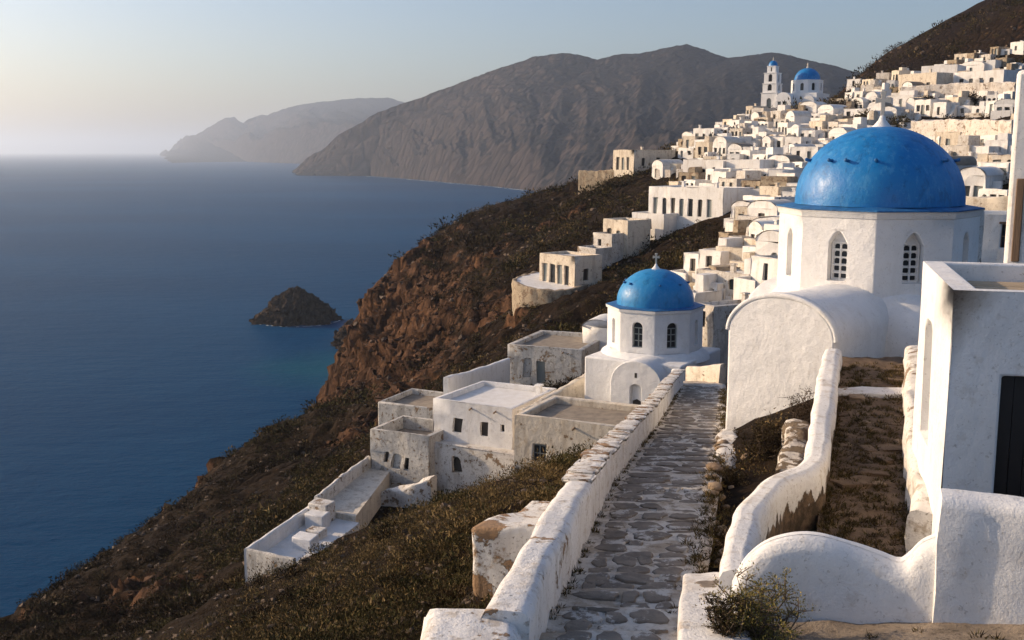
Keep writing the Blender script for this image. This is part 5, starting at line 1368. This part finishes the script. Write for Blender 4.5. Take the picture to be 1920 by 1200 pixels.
for bw, blo, bhi, nl in ((170, 17.0, 60.0, 420), (420, 55.0, 330.0, 150)):         # larger bushes among the low scrub
    pts, rad, tnt = scatter(bw, blo, bhi); rad = (.16 + .0062 * pts[:, 1]) * rs_.uniform(.8, 1.7, len(pts))
    vv, ff = leaf_cloud(pts, rad, .85, nl, rad * .10 + .02, int(bw), .24)
    vs_.append(vv); fs_.append(ff + nb_); nb_ += len(vv)
    tb = np.where(rs_.random(len(pts)) < .55, rs_.uniform(.45, .66, len(pts)), rs_.uniform(.0, .3, len(pts)))
    ts_.append(np.repeat(np.clip(np.repeat(tb, nl) + rs_.normal(size=len(pts) * nl) * .07, 0, 1), 3))
so = link(bpy.data.objects.new('scrub', np_mesh('scrub', np.concatenate(vs_), np.concatenate(fs_), M['scrub'], smooth=False, attrs={'tint': np.concatenate(ts_)})))
tag(so, 'low dry brown and olive scrub covering the open hillside', 'scrub', kind='stuff')
# stones lying in the scrub
ico = bmesh.new(); bmesh.ops.create_icosphere(ico, subdivisions=1, radius=1.0)
iv = np.array([v.co[:] for v in ico.verts]); if_ = np.array([[v.index for v in f.verts] for f in ico.faces]); ico.free()
sv, sf, k = [], [], 0
tries = 0
while k < 5200 and tries < 30000:
    tries += 1
    Yq = math.exp(rs_.uniform(math.log(14.0), math.log(340.0))); xq = rs_.uniform(-.55, .56) * Yq
    if Yq < 62 and -.6 + path_edges(Yq)[0] < xq: continue
    if ((foot[:, 0] - xq) ** 2 + (foot[:, 1] - Yq) ** 2 < (foot[:, 2]) ** 2).any(): continue
    z, nn = ground(xq, Yq)
    if z < 2: continue
    s = (.035 + .0015 * Yq) * rs_.uniform(.4, 1.5)
    if abs(nn.z) < .6: s *= 1.7
    sv.append(iv * (1 + .35 * rs_.normal(size=(12 if len(iv) == 12 else len(iv), 1))) * s * np.array([1, 1, .7]) + np.array([xq, Yq, z + s * .1])); sf.append(if_ + k * len(iv)); k += 1
# fallen blocks and ledges on the rock face
k2 = 0; tries = 0
jx, jy = np.nonzero(rockm > .35)
while k2 < 2600:
    q = rs_.integers(len(jx)); xq = GX[jx[q], jy[q]] + rs_.uniform(-.5, .5); Yq = GY[jx[q], jy[q]] + rs_.uniform(-.5, .5)
    z, nn = ground(xq, Yq); s = .14 + .55 * rs_.random() ** 3
    pts_ = iv * (1 + .45 * rs_.normal(size=(len(iv), 1))) * s * np.array([1, 1, 1]) + np.array([xq, Yq, z - s * .35])
    sv.append(pts_); sf.append(if_ + k * len(iv)); k += 1; k2 += 1
st_o = link(bpy.data.objects.new('field_stones', np_mesh('field_stones', np.concatenate(sv), np.concatenate(sf), M['hill'], smooth=False)))
st_o.data.materials[0] = M['field']
_mi = np.zeros(len(st_o.data.polygons), dtype=np.int32); _mi[-2600 * len(if_):] = 1
st_o.data.materials.append(M['cliff']); st_o.data.polygons.foreach_set('material_index', _mi)
tag(st_o, 'small brown stones strewn among the hillside scrub', 'stones', kind='stuff')

def shrub(label, base, w, h, nst, nleaf, leaf, tint, seed, lean=(0, 0), name='shrub', group=None, spread=1.0, mat='scrub'):
    """several branching stems carrying small leaves"""
    r = random.Random(seed); root = empty(name, tuple(base)); mb = MB(); tips = []
    for s in range(nst):
        a = r.uniform(0, 6.28); q = r.uniform(.15, 1.0) * w * .5; hh = h * r.uniform(.55, 1.0) * (1 - .35 * (q / (w * .5)) ** 2)
        p0 = Vector((math.cos(a) * q * .25, math.sin(a) * q * .25, -.1)); p3 = Vector((math.cos(a) * q + lean[0] * hh, math.sin(a) * q + lean[1] * hh, hh))
        line = []
        for k in range(6):
            t_ = k / 5; p = p0.lerp(p3, t_) + Vector((n3((s, k, seed), 1.3) * .12 * w, n3((k, s, seed), 1.7) * .12 * w, -.25 * q * math.sin(math.pi * t_) * .3)); line.append(p)
        rr = .010 + .012 * h; mb.tube(line, [rr * (1 - .8 * k / 5) for k in range(6)], 4)
        for k in range(2, 6):
            for _ in range(2):
                e = line[k] + Vector((r.gauss(0, 1), r.gauss(0, 1), r.uniform(.1, 1.2))) * .12 * h * spread
                mb.tube([line[k], (line[k] + e) / 2 + Vector((0, 0, .01)), e], [rr * .4, rr * .3, rr * .15], 3); tips += [line[k], e, (line[k] + e) / 2]
    mb.build('stems', M['twig'], root, weld=False)
    tips = np.array([tuple(t_) for t_ in tips]); per = max(1, nleaf // len(tips))
    v_, f_ = leaf_cloud(tips, np.full(len(tips), .075 * h * spread), 1.0, per, np.full(len(tips), leaf), seed)
    tn = np.repeat(np.clip(tint + np.random.default_rng(seed).normal(size=len(f_)) * .13, 0, 1), 3)
    o = link(bpy.data.objects.new('foliage', np_mesh('foliage', v_, f_, M[mat], smooth=False, attrs={'tint': tn})), root)
    return tag(root, label, 'shrub', group)
# dry grass and dirt tufts over the alley and along the foot of the walls
pts = []
for _ in range(2800):
    y = 15.2 + 18 * rs_.random() ** 1.9; a, b = alley_x(y); e = rs_.random(); x = a + .1 + (b - a - .2) * (e if rs_.random() < .45 else (e ** 3 if rs_.random() < .5 else 1 - e ** 3))
    pts.append((x, y, alley_z(y) + .02))
for _ in range(120):
    x = rs_.uniform(4.6, 11); y = rs_.uniform(11.4, 13.3); pts.append((x, y, ground(x, y)[0] - .01))
for _ in range(500):
    y = rs_.uniform(14, 56); b = path_edges(y)[1]; x = b + rs_.normal() * .12 + .12; pts.append((x, y, tread(y, x) - .02))
for _ in range(160):
    y = rs_.uniform(14, 56); a = path_edges(y)[0]; pts.append((a + .04 + abs(rs_.normal()) * .04, y, tread(y, a) - .02))
pts = np.array(pts); rad = rs_.uniform(.04, .13, len(pts))
vv, ff = leaf_cloud(pts, rad, .8, 30, rad * .6 + .02, 31, .10)
tn = np.repeat(np.clip(.62 + .25 * rs_.normal(size=len(ff)), 0, 1), 3)
dg_ = link(bpy.data.objects.new('dry_grass', np_mesh('dry_grass', vv, ff, M['scrub'], smooth=False, attrs={'tint': tn})))
tag(dg_, 'dry grass tufts in the alley and along the path edges', 'grass', kind='stuff')
def gpt(px, py, Y, dz=0.0):
    p = V(px, py, Y); z = ground(p.x, p.y)[0]; return Vector((p.x, p.y, z + dz))
b0 = V(1425, 1190, 13.0)
shrub('wispy olive bush in front of the wavy white wall', Vector((b0.x, 13.0, ground(b0.x, 13.0)[0])), 1.3, 1.2, 40, 9000, .030, .6, 1, spread=.9, mat='bush')
b0 = V(1370, 1195, 12.7); shrub('low dark bush at the kerb beside the olive bush', Vector((b0.x, 12.75, ZC - 6.1)), .75, .5, 22, 4000, .03, .3, 2)
shrub('dark thorn bush on the bank below the church porch', gpt(1435, 850, 29.5), 2.1, .85, 40, 8000, .045, .25, 3)
shrub('thin dark bush at the foot of the church porch by the winding wall', gpt(1500, 790, 30.5), 1.2, 1.25, 14, 1500, .045, .12, 4)
shrub('small bush on the bank between path and winding wall', gpt(1368, 895, 27.0), .8, .5, 18, 2500, .04, .3, 5)
shrub('tall tufted bush at the head of the long terrace', gpt(612, 965, 52), 2.6, 2.0, 40, 7000, .10, .58, 6)
shrub('bright green bush at the front corner of the long terrace', gpt(500, 1070, 56), 1.8, 1.6, 26, 4000, .09, .66, 7)
shrub('dry bush under the window of the sand-coloured house', gpt(1065, 870, 44), 2.2, 1.3, 34, 5000, .08, .75, 8)
shrub('olive bush under the left window of the sand-coloured house', gpt(1010, 885, 47), 2.0, 1.1, 30, 4000, .08, .62, 9)
shrub('green bush on the slope below the ruined storey', gpt(870, 892, 58), 2.2, .9, 28, 3500, .09, .62, 10)
shrub('dark bush beside the path wall end below the small chapel', gpt(1255, 770, 66), 1.4, .9, 18, 2000, .07, .35, 11)
shrub('dark round bush between the small dome and the big porch', gpt(1345, 575, 90), 3.0, 2.4, 36, 5000, .14, .15, 12)
for k, (px, py, Y, w, h, tn, lb) in enumerate(((1560, 212, 258, 5, 3.2, .75, 'yellowing shrub right of the hilltop church'), (1590, 214, 256, 5, 3.0, .15, 'dark shrub on the slope right of the hilltop church'), (1520, 216, 250, 4, 2.0, .2, 'dark shrub under the hilltop church drum'),
        (1620, 240, 235, 6, 3.2, .4, 'olive shrub left of the big dome cross'), (1690, 250, 215, 6, 3.4, .55, 'olive shrub right of the big dome cross'), (1420, 222, 246, 4, 2.2, .25, 'dark shrub left of the hilltop church wall'),
        (1740, 205, 215, 4, 3.0, .3, 'dark tree-like shrub among the terraces on the right slope'), (1820, 205, 195, 4, 3.4, .2, 'dark shrub under the long pale retaining wall'))):
    g_ = hit(px, py); shrub(lb, Vector((g_.x, g_.y, ground(g_.x, g_.y)[0])), w, h, 30, 3500, .25, tn, 40 + k)

# ------------------------------------------------------------------ haze
mb = MB(); mb.box(-S - 500, S + 500, -S - 500, S + 500, -9.0, 520.0)
hz = mb.build('haze', None)
tag(hz, 'thin pale sea haze filling the air over the bay', 'haze', kind='stuff')
hm = bpy.data.materials.new('sea haze'); hm.use_nodes = True
hm.node_tree.nodes.clear()
ho = hm.node_tree.nodes.new('ShaderNodeOutputMaterial'); hv = hm.node_tree.nodes.new('ShaderNodeVolumePrincipled')
hv.inputs['Color'].default_value = (.74, .84, .98, 1); hv.inputs['Density'].default_value = 0.85e-4; hv.inputs['Anisotropy'].default_value = 0.5
hm.node_tree.links.new(hv.outputs[0], ho.inputs['Volume'])
hz.data.materials.append(hm)
